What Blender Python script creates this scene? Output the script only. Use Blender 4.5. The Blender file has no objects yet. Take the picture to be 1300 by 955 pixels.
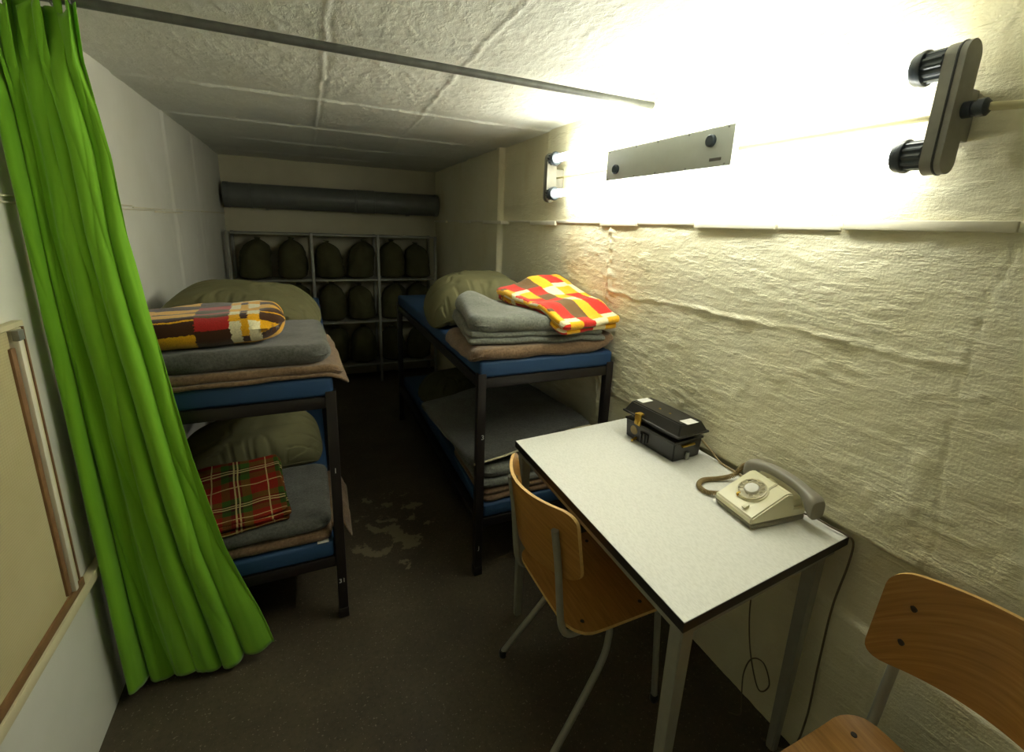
import bpy, bmesh, math, random
import numpy as np
from mathutils import Matrix, Vector
random.seed(7)
PI = math.pi
SC = bpy.context.scene
COL = SC.collection

# ------------------------------------------------------------------ camera
cam_d = bpy.data.cameras.new('camera')
cam_d.sensor_width = 36.0
cam_d.lens = 577.0 / 1300.0 * 36.0
cam_d.shift_y = -45.0 / 1300.0
cam_d.clip_start = 0.02
cam = bpy.data.objects.new('camera', cam_d)
COL.objects.link(cam)
# columns: right, up, back
Rm = Matrix(((0.9144, 0.0641, -0.3997), (-0.4031, 0.2353, -0.8844), (0.0374, 0.9698, 0.2410)))
cam.matrix_world = Matrix.Translation((0, 0, 1.55)) @ Rm.to_4x4()
SC.camera = cam

# ------------------------------------------------------------------ world, exposure
w = bpy.data.worlds.new('world'); SC.world = w; w.use_nodes = True
w.node_tree.nodes['Background'].inputs[0].default_value = (0.8, 0.85, 0.8, 1)
w.node_tree.nodes['Background'].inputs[1].default_value = 0.0
vs = SC.view_settings
vs.view_transform = 'Standard'; vs.look = 'None'; vs.gamma = 1.0; vs.use_curve_mapping = False
vs.exposure = 0.0
TUBE_STRENGTH = 34.0
SC.cycles.max_bounces = 12
SC.cycles.diffuse_bounces = 8

# ------------------------------------------------------------------ noise
_rng = np.random.RandomState(3)
_T = _rng.rand(64, 64, 64).astype(np.float32) * 2 - 1
def vnoise(x, y, z):
    x = np.asarray(x, np.float64); y = np.asarray(y, np.float64) + 0 * x; z = np.asarray(z, np.float64) + 0 * x
    xi = np.floor(x).astype(int); yi = np.floor(y).astype(int); zi = np.floor(z).astype(int)
    fx = x - xi; fy = y - yi; fz = z - zi
    fx = fx * fx * (3 - 2 * fx); fy = fy * fy * (3 - 2 * fy); fz = fz * fz * (3 - 2 * fz)
    r = 0
    for a in (0, 1):
        for b in (0, 1):
            for c in (0, 1):
                wgt = (fx if a else 1 - fx) * (fy if b else 1 - fy) * (fz if c else 1 - fz)
                r = r + wgt * _T[(xi + a) % 64, (yi + b) % 64, (zi + c) % 64]
    return r
def fbm(x, y, z, o=4, g=0.5):
    r = 0; a = 1.0; f = 1.0
    for i in range(o):
        r = r + a * vnoise(x * f + 11.3 * i, y * f + 5.1 * i, z * f + 2.7 * i); a *= g; f *= 2.03
    return r
def sstep(a, b, x):
    t = np.clip((x - a) / (b - a), 0, 1); return t * t * (3 - 2 * t)

# ------------------------------------------------------------------ materials
def lin(h):
    h = h.lstrip('#'); c = [int(h[i:i + 2], 16) / 255 for i in (0, 2, 4)]
    return tuple((v / 12.92 if v <= 0.04045 else ((v + 0.055) / 1.055) ** 2.4) for v in c) + (1,)
class NT:
    def __init__(s, name):
        s.m = bpy.data.materials.new(name); s.m.use_nodes = True; s.t = s.m.node_tree; s.n = s.t.nodes
        s.b = s.n['Principled BSDF']
    def node(s, typ, **kw):
        n = s.n.new(typ)
        for k, v in kw.items(): setattr(n, k, v)
        return n
    def link(s, a, b): s.t.links.new(a, b)
    def coord(s, kind='Object'):
        return s.node('ShaderNodeTexCoord').outputs[kind]
    def mapping(s, v, scale=(1, 1, 1), loc=(0, 0, 0)):
        m = s.node('ShaderNodeMapping'); s.link(v, m.inputs[0]); m.inputs['Scale'].default_value = scale; m.inputs['Location'].default_value = loc
        return m.outputs[0]
    def noise(s, v, scale, detail=4, rough=0.55):
        n = s.node('ShaderNodeTexNoise'); s.link(v, n.inputs['Vector']); n.inputs['Scale'].default_value = scale
        n.inputs['Detail'].default_value = detail; n.inputs['Roughness'].default_value = rough
        return n.outputs[0]
    def ramp(s, f, stops, mode='LINEAR'):
        r = s.node('ShaderNodeValToRGB'); s.link(f, r.inputs[0]); e = r.color_ramp; e.interpolation = mode
        while len(e.elements) < len(stops): e.elements.new(0.5)
        for el, (p, c) in zip(e.elements, stops):
            el.position = p; el.color = c if not isinstance(c, (int, float)) else (c, c, c, 1)
        return r.outputs[0]
    def math(s, op, a, b=0.0, c=0.0):
        m = s.node('ShaderNodeMath', operation=op)
        for i, v in enumerate((a, b, c)):
            if isinstance(v, (int, float)): m.inputs[i].default_value = v
            else: s.link(v, m.inputs[i])
        return m.outputs[0]
    def mix(s, f, a, b, mode='MIX'):
        m = s.node('ShaderNodeMix', data_type='RGBA', blend_type=mode)
        for sock, v in ((m.inputs[0], f), (m.inputs[6], a), (m.inputs[7], b)):
            if isinstance(v, (int, float)): sock.default_value = v
            elif isinstance(v, tuple): sock.default_value = v
            else: s.link(v, sock)
        return m.outputs[2]
    def sep(s, v):
        n = s.node('ShaderNodeSeparateXYZ'); s.link(v, n.inputs[0]); return n.outputs
    def bump(s, h, strength, dist):
        b = s.node('ShaderNodeBump'); s.link(h, b.inputs['Height']); b.inputs['Strength'].default_value = strength
        b.inputs['Distance'].default_value = dist; s.link(b.outputs[0], s.b.inputs['Normal'])
    def base(s, c):
        if isinstance(c, tuple): s.b.inputs['Base Color'].default_value = c
        else: s.link(c, s.b.inputs['Base Color'])
    def set(s, **kw):
        for k, v in kw.items(): s.b.inputs[k.replace('_', ' ')].default_value = v
def scale_c(c, k): return (c[0] * k, c[1] * k, c[2] * k, 1)
def simple(name, col, rough=0.5, metal=0.0, var=0.12, nscale=30, bump=0.0, bdist=0.002, coat=0.0, spec=0.5):
    m = NT(name); c = lin(col) if isinstance(col, str) else col
    v = m.coord(); n = m.noise(v, nscale, 4)
    m.base(m.ramp(n, [(0.25, scale_c(c, 1 - var)), (0.75, scale_c(c, 1 + var))]))
    m.set(Roughness=rough, Metallic=metal)
    m.b.inputs['Specular IOR Level'].default_value = spec
    if coat: m.b.inputs['Coat Weight'].default_value = coat
    if bump: m.bump(m.noise(v, nscale * 3, 5), bump, bdist)
    return m.m
def wool(name, col, col2, scale=110, rough=0.95):
    m = NT(name); v = m.coord()
    n = m.noise(v, scale, 3, 0.7); big = m.noise(v, 14, 3)
    f = m.math('ADD', m.math('MULTIPLY', n, 0.75), m.math('MULTIPLY', big, 0.35))
    m.base(m.ramp(f, [(0.36, lin(col2)), (0.72, lin(col))]))
    m.set(Roughness=rough); m.b.inputs['Specular IOR Level'].default_value = 0.15
    m.b.inputs['Sheen Weight'].default_value = 0.25
    m.bump(m.math('ADD', n, m.noise(v, 500, 2)), 0.5, 0.003)
    return m.m
def plaster(name, col, col2, stretch, scale=26, bump=0.35, dist=0.004, stain=None):
    m = NT(name); v = m.coord()
    s1 = m.noise(m.mapping(v, stretch), scale, 6, 0.6)
    s2 = m.noise(v, 2.2, 4)
    c = m.ramp(s2, [(0.3, lin(col2)), (0.68, lin(col))])
    if stain:
        f = m.ramp(m.noise(m.mapping(v, (1, 1, 0.5), (3, 2, 7)), 3.1, 5, 0.65), [(0.56, 0.0), (0.74, 0.55)])
        c = m.mix(f, c, lin(stain))
    m.base(c); m.set(Roughness=0.62); m.b.inputs['Specular IOR Level'].default_value = 0.3
    h = m.math('ADD', s1, m.math('MULTIPLY', m.noise(v, 170, 3), 0.45))
    h = m.math('ADD', h, m.math('MULTIPLY', m.ramp(m.noise(m.mapping(v, stretch, (4, 1, 2)), scale * 0.45, 6, 0.62), [(0.52, 0.0), (0.62, 1.0)]), 0.55))
    m.bump(h, bump, dist)
    return m.m
M = {}
M['wall_cream'] = plaster('cream_plaster', '#e6e1c5', '#dcd5b1', (1, 0.42, 1.35), 52, 0.55, 0.006, stain='#cdbe8c')
M['wall_grey'] = plaster('smooth_grey_plaster', '#dad9cf', '#cecdc0', (1, 1, 0.3), 30, 0.22, 0.002)
M['wall_back'] = plaster('back_plaster', '#c2bda4', '#b3ad92', (1, 1, 1), 18, 0.2, 0.002)
M['ceiling'] = plaster('ceiling_paint', '#dcddd3', '#cfd0c4', (1.0, 0.55, 1), 62, 0.38, 0.006)
M['trim'] = simple('painted_trim', '#e4dfca', 0.5, var=0.06, nscale=20, bump=0.2)
M['trim_dull'] = simple('dull_trim', '#cfc9b0', 0.6, var=0.08, nscale=20, bump=0.3)
def floor_mat():
    m = NT('worn_concrete'); v = m.coord()
    a = m.noise(v, 3.5, 5); b = m.noise(v, 60, 4, 0.7)
    c = m.ramp(a, [(0.3, lin('#433b2e')), (0.7, lin('#564d3b'))])
    c = m.mix(m.ramp(b, [(0.45, 0.0), (0.75, 0.5)]), c, lin('#2e281e'))
    sp = m.ramp(m.noise(v, 130, 2, 0.5), [(0.66, 0.0), (0.7, 0.55)])
    c = m.mix(sp, c, lin('#8b826c'))
    # worn patches in the gangway between the bunks
    x, y, z = m.sep(v)
    dx = m.math('MULTIPLY', m.math('SUBTRACT', x, 0.30), 2.6); dy = m.math('MULTIPLY', m.math('SUBTRACT', y, 2.15), 1.5)
    d = m.math('ADD', m.math('MULTIPLY', dx, dx), m.math('MULTIPLY', dy, dy))
    g = m.math('SUBTRACT', 0.20, m.math('MULTIPLY', d, 0.35))
    pn = m.math('ADD', m.noise(m.mapping(v, (1, 1, 1), (1.7, 0.4, 0)), 9, 5, 0.6), g)
    c = m.mix(m.ramp(pn, [(0.70, 0.0), (0.73, 0.75)]), c, lin('#85795c'))
    m.base(c); m.set(Roughness=0.62); m.b.inputs['Specular IOR Level'].default_value = 0.35
    m.bump(m.math('ADD', b, a), 0.25, 0.003)
    return m.m
M['floor'] = floor_mat()
M['curtain'] = None
def curtain_mat():
    m = NT('green_cotton'); v = m.coord('UV'); o = m.coord()
    c = m.ramp(m.noise(m.mapping(v, (8, 1.4, 1)), 3, 3), [(0.3, lin('#6ba51e')), (0.7, lin('#7cb62a'))])
    m.base(c); m.set(Roughness=0.8); m.b.inputs['Specular IOR Level'].default_value = 0.2
    m.b.inputs['Sheen Weight'].default_value = 0.2
    wv = m.node('ShaderNodeTexWave'); m.link(m.mapping(v, (1, 3, 1)), wv.inputs[0]); wv.inputs['Scale'].default_value = 160
    m.bump(m.math('ADD', wv.outputs[0], m.noise(o, 300, 2)), 0.12, 0.001)
    return m.m
M['curtain'] = curtain_mat()
M['olive'] = simple('olive_cotton', '#625f42', 0.85, var=0.08, nscale=12, bump=0.25, bdist=0.002, spec=0.2)
M['olive_dark'] = simple('dark_olive_canvas', '#46452e', 0.9, var=0.15, nscale=9, bump=0.4, bdist=0.003, spec=0.15)
M['blue'] = simple('blue_mattress_cover', '#284569', 0.55, var=0.06, nscale=8, bump=0.15, bdist=0.001, spec=0.3)
M['frame'] = simple('black_bed_steel', '#1e1917', 0.4, var=0.2, nscale=25, bump=0.1)
M['steel'] = simple('grey_steel', '#8d8d86', 0.42, 0.5, var=0.1, nscale=30)
M['table_steel'] = simple('grey_painted_steel', '#8f8d80', 0.45, 0.1, var=0.06, nscale=30)
M['pipe'] = simple('dull_grey_steel', '#63645f', 0.5, 0.4, var=0.2, nscale=40)
M['duct'] = simple('grey_duct', '#62655f', 0.42, var=0.12, nscale=10, bump=0.2, bdist=0.003)
M['rack'] = simple('grey_rack_steel', '#8a8a80', 0.5, 0.2, var=0.1, nscale=20)
M['wool_grey'] = wool('grey_wool', '#7d7f74', '#50524a')
M['wool_dark'] = wool('charcoal_wool', '#5d5d57', '#3a3a34')
M['wool_brown'] = wool('brown_wool', '#82694f', '#55422f')
M['edge'] = simple('pale_binding', '#b9b292', 0.9, var=0.1, nscale=60)
M['paper'] = simple('white_paper', '#dcd9cf', 0.8, var=0.03)
M['white_paint'] = simple('white_marking', '#d8d8d0', 0.7, var=0.03)
def laminate():
    m = NT('white_laminate'); v = m.coord()
    n = m.noise(m.mapping(v, (1, 0.35, 1)), 260, 2, 0.5)
    m.base(m.ramp(n, [(0.35, lin('#d2d1c6')), (0.6, lin('#dddcd2'))])); m.set(Roughness=0.42)
    m.bump(n, 0.1, 0.0006); return m.m
M['laminate'] = laminate()
M['black_edge'] = simple('black_edging', '#1d1715', 0.5, var=0.1)
def plywood():
    m = NT('honey_plywood'); v = m.coord('UV')
    wv = m.node('ShaderNodeTexNoise'); m.link(m.mapping(v, (1.0, 14, 1)), wv.inputs['Vector']); wv.inputs['Scale'].default_value = 9; wv.inputs['Detail'].default_value = 6
    m.base(m.ramp(wv.outputs[0], [(0.3, lin('#91652a')), (0.55, lin('#a57535')), (0.75, lin('#b18442'))]))
    m.set(Roughness=0.38); m.b.inputs['Coat Weight'].default_value = 0.2
    m.bump(wv.outputs[0], 0.05, 0.0006); return m.m
M['plywood'] = plywood()
M['ply_edge'] = simple('pale_plywood_edge', '#cfa864', 0.6, var=0.15, nscale=90)
M['dark_metal'] = simple('dark_screw', '#3a332b', 0.5, 0.4)
M['bakelite'] = simple('black_bakelite', '#25231f', 0.32, var=0.1, nscale=40, spec=0.5)
M['brass'] = simple('aged_brass', '#a98a34', 0.4, 0.8, var=0.2, nscale=60)
M['phone'] = simple('ivory_plastic', '#ddd7b4', 0.35, var=0.03, spec=0.5)
M['phone_low'] = simple('grey_plastic', '#8f8a76', 0.45, var=0.04)
M['wheel'] = simple('clear_tan_wheel', '#c3b98f', 0.3, var=0.04)
M['handset'] = simple('warm_grey_plastic', '#8e897b', 0.4, var=0.04)
M['cord_tan'] = simple('tan_cord', '#8b774c', 0.55, var=0.1, nscale=80)
M['cord_dark'] = simple('dark_brown_cord', '#5a4e39', 0.55, var=0.1, nscale=80)
M['cable_pale'] = simple('painted_cable', '#d2cba0', 0.6, var=0.05)
M['conduit'] = simple('tan_conduit', '#8e865c', 0.6, var=0.05)
M['lamp_cap'] = simple('black_lamp_cap', '#394147', 0.35, var=0.08)
M['lamp_grey'] = simple('grey_cast_bracket', '#85837a', 0.5, 0.1, var=0.08, nscale=40, bump=0.1)
M['plate'] = simple('grey_ballast_plate', '#b4b8b0', 0.45, var=0.03)
M['label'] = simple('dark_label', '#5b5750', 0.5)
M['board'] = None
def board_mat():
    m = NT('cream_woven_board'); v = m.coord()
    x, y, z = m.sep(v)
    wv = m.math('SINE', m.math('MULTIPLY', z, 900)); wv2 = m.math('SINE', m.math('MULTIPLY', y, 700))
    c = m.ramp(m.noise(v, 2.5, 4), [(0.3, lin('#aea478')), (0.7, lin('#bdb389'))])
    f = m.math('MULTIPLY', m.math('MULTIPLY_ADD', wv, 0.5, 0.5), 0.22)
    m.base(m.mix(f, c, lin('#8f845a'))); m.set(Roughness=0.75)
    m.bump(m.math('ADD', wv, wv2), 0.15, 0.001); return m.m
M['board'] = board_mat()
M['cream_wood'] = simple('cream_painted_wood', '#cfc5a0', 0.55, var=0.06, nscale=15)
M['pale_strip'] = simple('pale_strip', '#dcd6c0', 0.5, var=0.04)
M['brown_wood'] = simple('brown_wood_strip', '#7c5a38', 0.55, var=0.15, nscale=30)
def emis(name, col, s):
    m = bpy.data.materials.new(name); m.use_nodes = True; t = m.node_tree; t.nodes.clear()
    e = t.nodes.new('ShaderNodeEmission'); o = t.nodes.new('ShaderNodeOutputMaterial')
    e.inputs[0].default_value = col; e.inputs[1].default_value = s; t.links.new(e.outputs[0], o.inputs[0]); return m
M['tube'] = emis('lit_fluorescent_tube', (0.985, 1.0, 0.90, 1), TUBE_STRENGTH)

# printed blankets: columns along u pick one of three banded ramps along v
def check_blanket(name, cols, ramps, su, sv, off=(0, 0), jag=0.02):
    m = NT(name); uv = m.coord('UV'); o = m.coord()
    x, y, z = m.sep(uv)
    j = m.math('MULTIPLY', m.math('SUBTRACT', m.noise(o, 170, 2), 0.5), jag)
    u = m.math('FRACT', m.math('ADD', m.math('MULTIPLY', m.math('ADD', x, j), su), off[0]))
    v = m.math('FRACT', m.math('ADD', m.math('MULTIPLY', m.math('ADD', y, m.math('MULTIPLY', j, 0.6)), sv), off[1]))
    cs = [m.ramp(v, [(p, lin(c)) for p, c in r], 'CONSTANT') for r in ramps]
    k = m.ramp(u, [(p, i / 4.0) for p, i in cols], 'CONSTANT')
    out = cs[0]
    for i in range(1, len(cs)):
        f = m.math('COMPARE', k, i / 4.0, 0.06); out = m.mix(f, out, cs[i])
    fuzz = m.noise(o, 260, 3, 0.7)
    out = m.mix(m.ramp(fuzz, [(0.3, 0.30), (0.6, 0.0)]), out, (0.02, 0.012, 0.006, 1), 'MIX')
    m.base(out); m.set(Roughness=0.95); m.b.inputs['Specular IOR Level'].default_value = 0.1
    m.b.inputs['Sheen Weight'].default_value = 0.25
    m.bump(fuzz, 0.4, 0.003); return m.m
Yl, Br, Rd, Cr, Og = '#e0a416', '#40240f', '#a82420', '#e6dcb4', '#54452a'
M['plaid_yellow'] = check_blanket('yellow_check_fleece',
    [(0.0, 0), (0.27, 1), (0.50, 2), (0.57, 3), (0.62, 2), (0.70, 3)],
    [[(0.0, Yl), (0.20, Br), (0.31, Yl), (0.325, Br), (0.39, Yl), (0.50, Br), (0.53, Yl), (0.66, Br), (0.80, Yl)],
     [(0.0, Br), (0.22, Rd), (0.35, Og), (0.42, Rd), (0.46, Og), (0.57, Rd), (0.70, Br)],
     [(0.0, Yl), (0.05, Cr), (0.28, Yl), (0.36, Cr), (0.46, Yl), (0.56, Cr), (0.70, Yl), (0.85, Cr)],
     [(0.0, Yl), (0.06, Br), (0.15, Yl), (0.30, Br), (0.40, Yl), (0.415, Br), (0.50, Yl), (0.68, Br), (0.77, Yl)]],
    1 / 0.43, 2.0, (0.07, 0.96), 0.018)
Rb, Yb, Cb, Bb = '#d02a1c', '#efb21c', '#f0e2b4', '#6a4f2a'
M['plaid_red'] = check_blanket('red_yellow_check_fleece',
    [(0.0, 0), (0.22, 1), (0.36, 2), (0.44, 0), (0.62, 3), (0.82, 1)],
    [[(0.0, Rb), (0.30, Bb), (0.34, Rb), (0.52, Yb), (0.75, Cb), (0.85, Rb)],
     [(0.0, Yb), (0.18, Cb), (0.34, Yb), (0.52, Cb), (0.78, Yb)],
     [(0.0, Bb), (0.06, Rb), (0.34, Yb), (0.40, Rb), (0.70, Cb), (0.8, Yb)],
     [(0.0, Bb), (0.30, Rb), (0.42, Bb), (0.62, Rb), (0.84, Bb)]],
    1 / 0.40, 1 / 0.36, (0.1, 0.2), 0.016)
def tartan():
    m = NT('red_tartan_wool'); uv = m.coord('UV'); o = m.coord(); x, y, z = m.sep(uv)
    def band(t, off):
        u = m.math('FRACT', m.math('ADD', m.math('MULTIPLY', t, 1 / 0.19), off))
        base = m.ramp(u, [(0.0, lin('#7c1f12')), (0.26, lin('#2a4514')), (0.40, lin('#331510')), (0.62, lin('#35561a')), (0.78, lin('#7c1f12'))], 'CONSTANT')
        line = m.ramp(u, [(0.0, 0.0), (0.08, 1.0), (0.105, 0.0), (0.48, 1.0), (0.51, 0.0), (0.55, 1.0), (0.575, 0.0)], 'CONSTANT')
        return base, line
    a, la = band(x, 0.15); b, lb = band(y, 0.4)
    c = m.mix(0.5, a, b); ln = m.math('MAXIMUM', la, lb)
    c = m.mix(m.math('MULTIPLY', ln, 0.65), c, lin('#c8b878'))
    fz = m.noise(o, 300, 3)
    c = m.mix(m.ramp(fz, [(0.3, 0.35), (0.6, 0.0)]), c, (0.02, 0.012, 0.008, 1))
    m.base(c); m.set(Roughness=0.95); m.b.inputs['Specular IOR Level'].default_value = 0.1; m.bump(fz, 0.4, 0.002)
    return m.m
M['tartan'] = tartan()

# ------------------------------------------------------------------ object helpers
def root_off(p):
    o = Vector((0, 0, 0))
    while p is not None:
        o += p.location; p = p.parent
    return o
def link(name, me, mat, parent=None, smooth=None):
    o = bpy.data.objects.new(name, me); COL.objects.link(o)
    if mat is not None and not me.materials: me.materials.append(mat)
    if parent is not None: o.parent = parent
    return o
def obj(name, bm, mat, parent=None, local=False, smooth=40):
    """bm is in world coordinates unless local"""
    if parent is not None and not local:
        off = root_off(parent); bmesh.ops.translate(bm, verts=bm.verts, vec=-off)
    bmesh.ops.recalc_face_normals(bm, faces=bm.faces)
    me = bpy.data.meshes.new(name); bm.to_mesh(me); bm.free()
    for p in me.polygons: p.use_smooth = bool(smooth)
    if smooth: me.set_sharp_from_angle(angle=math.radians(smooth))
    return link(name, me, mat, parent)
def np_obj(name, V, F, mat, parent=None, uv=None, local=False, smooth=True):
    V = np.asarray(V, float)
    if parent is not None and not local: V = V - np.array(root_off(parent))
    me = bpy.data.meshes.new(name); me.from_pydata(V.tolist(), [], [list(map(int, f)) for f in F]); 
    if uv is not None:
        l = me.uv_layers.new(name='UVMap'); idx = np.empty(len(me.loops), int); me.loops.foreach_get('vertex_index', idx)
        l.data.foreach_set('uv', np.asarray(uv, float)[idx].ravel())
    if smooth: me.polygons.foreach_set('use_smooth', [True] * len(me.polygons))
    me.update()
    return link(name, me, mat, parent)
def thing(name, label, cat, loc=(0, 0, 0), rz=0, group=None):
    o = bpy.data.objects.new(name, None); COL.objects.link(o); o.location = loc; o.rotation_euler = (0, 0, rz)
    o.empty_display_size = 0.05
    return tag(o, label, cat, group)
def tag(o, label, cat, group=None):
    o['label'] = label; o['category'] = cat
    if group: o['group'] = group
    return o
def struct(o):
    o['kind'] = 'structure'; return o
def copy_tree(o, parent=None):
    c = o.copy(); COL.objects.link(c)
    if parent is not None: c.parent = parent
    for ch in o.children: copy_tree(ch, c)
    return c
def add_box(bm, x0, x1, y0, y1, z0, z1, bev=0.0, seg=2, rot=None, about=None):
    r = bmesh.ops.create_cube(bm, size=1.0); vs_ = r['verts']
    bmesh.ops.scale(bm, vec=(abs(x1 - x0), abs(y1 - y0), abs(z1 - z0)), verts=vs_)
    bmesh.ops.translate(bm, vec=((x0 + x1) / 2, (y0 + y1) / 2, (z0 + z1) / 2), verts=vs_)
    if bev > 0:
        es = list({e for v in vs_ for e in v.link_edges})
        g = bmesh.ops.bevel(bm, geom=es, offset=bev, segments=seg, affect='EDGES', profile=0.5)
        vs_ = list({v for f in g['faces'] for v in f.verts} | {v for v in vs_ if v.is_valid})
    if rot is not None:
        bmesh.ops.rotate(bm, verts=vs_, cent=about or ((x0 + x1) / 2, (y0 + y1) / 2, (z0 + z1) / 2), matrix=rot)
    return vs_
def box_bm(*a, **k):
    bm = bmesh.new(); add_box(bm, *a, **k); return bm
def crom(pts, n=8):
    P = [Vector(p) for p in pts]; P = [P[0] * 2 - P[1]] + P + [P[-1] * 2 - P[-2]]; out = []
    for i in range(1, len(P) - 2):
        for k in range(n):
            t = k / n; a, b, c, d = P[i - 1], P[i], P[i + 1], P[i + 2]
            out.append(0.5 * ((2 * b) + (c - a) * t + (2 * a - 5 * b + 4 * c - d) * t * t + (3 * b - a - 3 * c + d) * t ** 3))
    out.append(P[-2]); return out
def add_tube(bm, pts, r, seg=10, caps=True):
    pts = [Vector(p) for p in pts]; n = len(pts)
    T = [(pts[min(i + 1, n - 1)] - pts[max(i - 1, 0)]).normalized() for i in range(n)]
    u = T[0].orthogonal().normalized(); rings = []
    for i in range(n):
        u = (u - T[i] * u.dot(T[i])).normalized(); v = T[i].cross(u)
        rr = r(i / (n - 1)) if callable(r) else r
        rings.append([bm.verts.new(pts[i] + (u * math.cos(2 * PI * k / seg) + v * math.sin(2 * PI * k / seg)) * rr) for k in range(seg)])
    for a, b in zip(rings, rings[1:]):
        for k in range(seg): bm.faces.new((a[k], a[(k + 1) % seg], b[(k + 1) % seg], b[k]))
    if caps: bm.faces.new(rings[0][::-1]); bm.faces.new(rings[-1])
def tube_bm(pts, r, seg=10, smooth=0):
    bm = bmesh.new(); add_tube(bm, crom(pts, smooth) if smooth else pts, r, seg); return bm
def add_lathe(bm, prof, mat4, seg=24, rib=None):
    """prof: (radius, height) along local z"""
    rings = []
    for r, h in prof:
        rings.append([bm.verts.new(mat4 @ Vector((r * (rib(k, r) if rib else 1) * math.cos(2 * PI * k / seg), r * (rib(k, r) if rib else 1) * math.sin(2 * PI * k / seg), h))) for k in range(seg)])
    for a, b in zip(rings, rings[1:]):
        for k in range(seg): bm.faces.new((a[k], a[(k + 1) % seg], b[(k + 1) % seg], b[k]))
    bm.faces.new(rings[0][::-1]); bm.faces.new(rings[-1])
def axis_mat(p, d):
    d = Vector(d).normalized(); return Matrix.Translation(p) @ d.to_track_quat('Z', 'Y').to_matrix().to_4x4()
def lathe_bm(prof, p, d, seg=24, rib=None):
    bm = bmesh.new(); add_lathe(bm, prof, axis_mat(p, d), seg, rib); return bm
def add_prism(bm, poly, d):
    """polygon (list of 3d pts) extruded by vector d"""
    a = [bm.verts.new(p) for p in poly]; b = [bm.verts.new(Vector(p) + Vector(d)) for p in poly]; n = len(a)
    bm.faces.new(a); bm.faces.new(b[::-1])
    for i in range(n): bm.faces.new((a[i], b[i], b[(i + 1) % n], a[(i + 1) % n]))
def text_obj(name, s, size, mat, parent, loc, rot):
    c = bpy.data.curves.new(name, 'FONT'); c.body = s; c.size = size; c.extrude = 0.0004; c.align_x = 'CENTER'; c.align_y = 'CENTER'
    o = bpy.data.objects.new(name + '_src', c); COL.objects.link(o)
    dg = bpy.context.evaluated_depsgraph_get(); me = bpy.data.meshes.new_from_object(o.evaluated_get(dg)); me.name = name
    bpy.data.objects.remove(o); me.materials.clear()
    t = link(name, me, mat, parent); t.location = Vector(loc) - root_off(parent); t.rotation_euler = rot
    return t

# ------------------------------------------------------------------ setting
XL, XR, YB, YF, ZC = -0.66, 1.29, 4.82, -1.0, 2.075
def axis(segs):
    out = [segs[0][0]]
    for a, b, st in segs:
        n = max(1, int(round((b - a) / st))); out += list(np.linspace(a, b, n + 1)[1:])
    return np.array(out)
def sheet(name, A, B, fn, back, mat):
    """displaced grid (A x B) closed with a flat back so the wall has thickness"""
    a, b = np.meshgrid(A, B, indexing='ij'); V = fn(a.ravel(), b.ravel()); na, nb = len(A), len(B)
    idx = np.arange(na * nb).reshape(na, nb)
    F = np.stack([idx[:-1, :-1], idx[1:, :-1], idx[1:, 1:], idx[:-1, 1:]], -1).reshape(-1, 4)
    border = list(idx[:, 0]) + list(idx[-1, 1:]) + list(idx[-2::-1, -1]) + list(idx[0, -2:0:-1])
    k = len(border); BV = back(V[border]); base = len(V)
    V2 = np.vstack([V, BV])
    F2 = [(border[i], border[(i + 1) % k], base + (i + 1) % k, base + i) for i in range(k)]
    me = bpy.data.meshes.new(name); faces = F.tolist() + F2 + [tuple(base + i for i in range(k))[::-1]]
    me.from_pydata(V2.tolist(), [], faces); me.polygons.foreach_set('use_smooth', [True] * len(F) + [False] * (len(faces) - len(F)))
    bm = bmesh.new(); bm.from_mesh(me); bmesh.ops.recalc_face_normals(bm, faces=bm.faces); bm.to_mesh(me); bm.free()
    return struct(link(name, me, mat))
def ridge(t, c, wd): return np.exp(-((t - c) / wd) ** 2)

def f_right(y, z):
    d = 0.0011 * fbm(y * 9, z * 20, 0.3, 4) + 0.0022 * fbm(y * 2.2, z * 2.6, 4.4, 3)
    st = fbm(y * 16 + z * 7, z * 62 - y * 8, 8.1, 3); d += 0.0016 * np.maximum(st - 0.1, 0)
    st = fbm(y * 30 - z * 9, z * 55 + y * 12, 28.1, 3); d += 0.0013 * np.maximum(st - 0.2, 0)
    ch = fbm(y * 9, z * 9, 17.7, 3); d += 0.003 * sstep(0.6, 0.9, ch)
    wob = 0.006 * fbm(y * 5, z * 5, 2.2, 3); wf = 0.004 * fbm(y * 22, z * 22, 2.2, 3)
    near = 1 - sstep(2.2, 2.6, y)
    d = d * (0.25 + 0.75 * near)
    d += 0.008 * ridge(z + wob * 2 + wf, 1.283 + 0.012 * (1.75 - y) / 1.3, 0.0055) * sstep(0.42, 0.5, y) * (1 - sstep(1.75, 1.85, y)) * np.clip(0.5 + 0.9 * fbm(y * 11, z * 5, 1, 3), 0.35, 1)
    d += 0.004 * ridge(y + wob, 2.45, 0.006)
    d += 0.008 * ridge(y + wob * 3, 1.78, 0.022) * np.clip(0.2 + fbm(y * 60, z * 40, 5, 3), 0, 1)
    d -= 0.003 * ridge(y + 2.0 * wob + wf * 0.8 + 0.012 * np.sin(z * 9), 0.452, 0.0028)          # crack
    d += 0.004 * ridge(y + 2.5 * wob, 0.490, 0.022) * sstep(0.1, 0.6, fbm(y * 22, z * 18, 3, 3))
    for c in (3.75, 4.4): d += 0.005 * ridge(y, c, 0.008)
    d += 0.042 * sstep(3.085, 3.095, y)                                              # wall steps inward
    d -= 0.024 * (1 - sstep(0.783, 0.795, z + wob)) * (1 - sstep(1.55, 1.7, y))      # recessed lower band
    d += 0.018 * (1 - sstep(0.538, 0.548, z + wob * 0.6))
    return np.stack([XR - d, y, z], -1)
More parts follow.
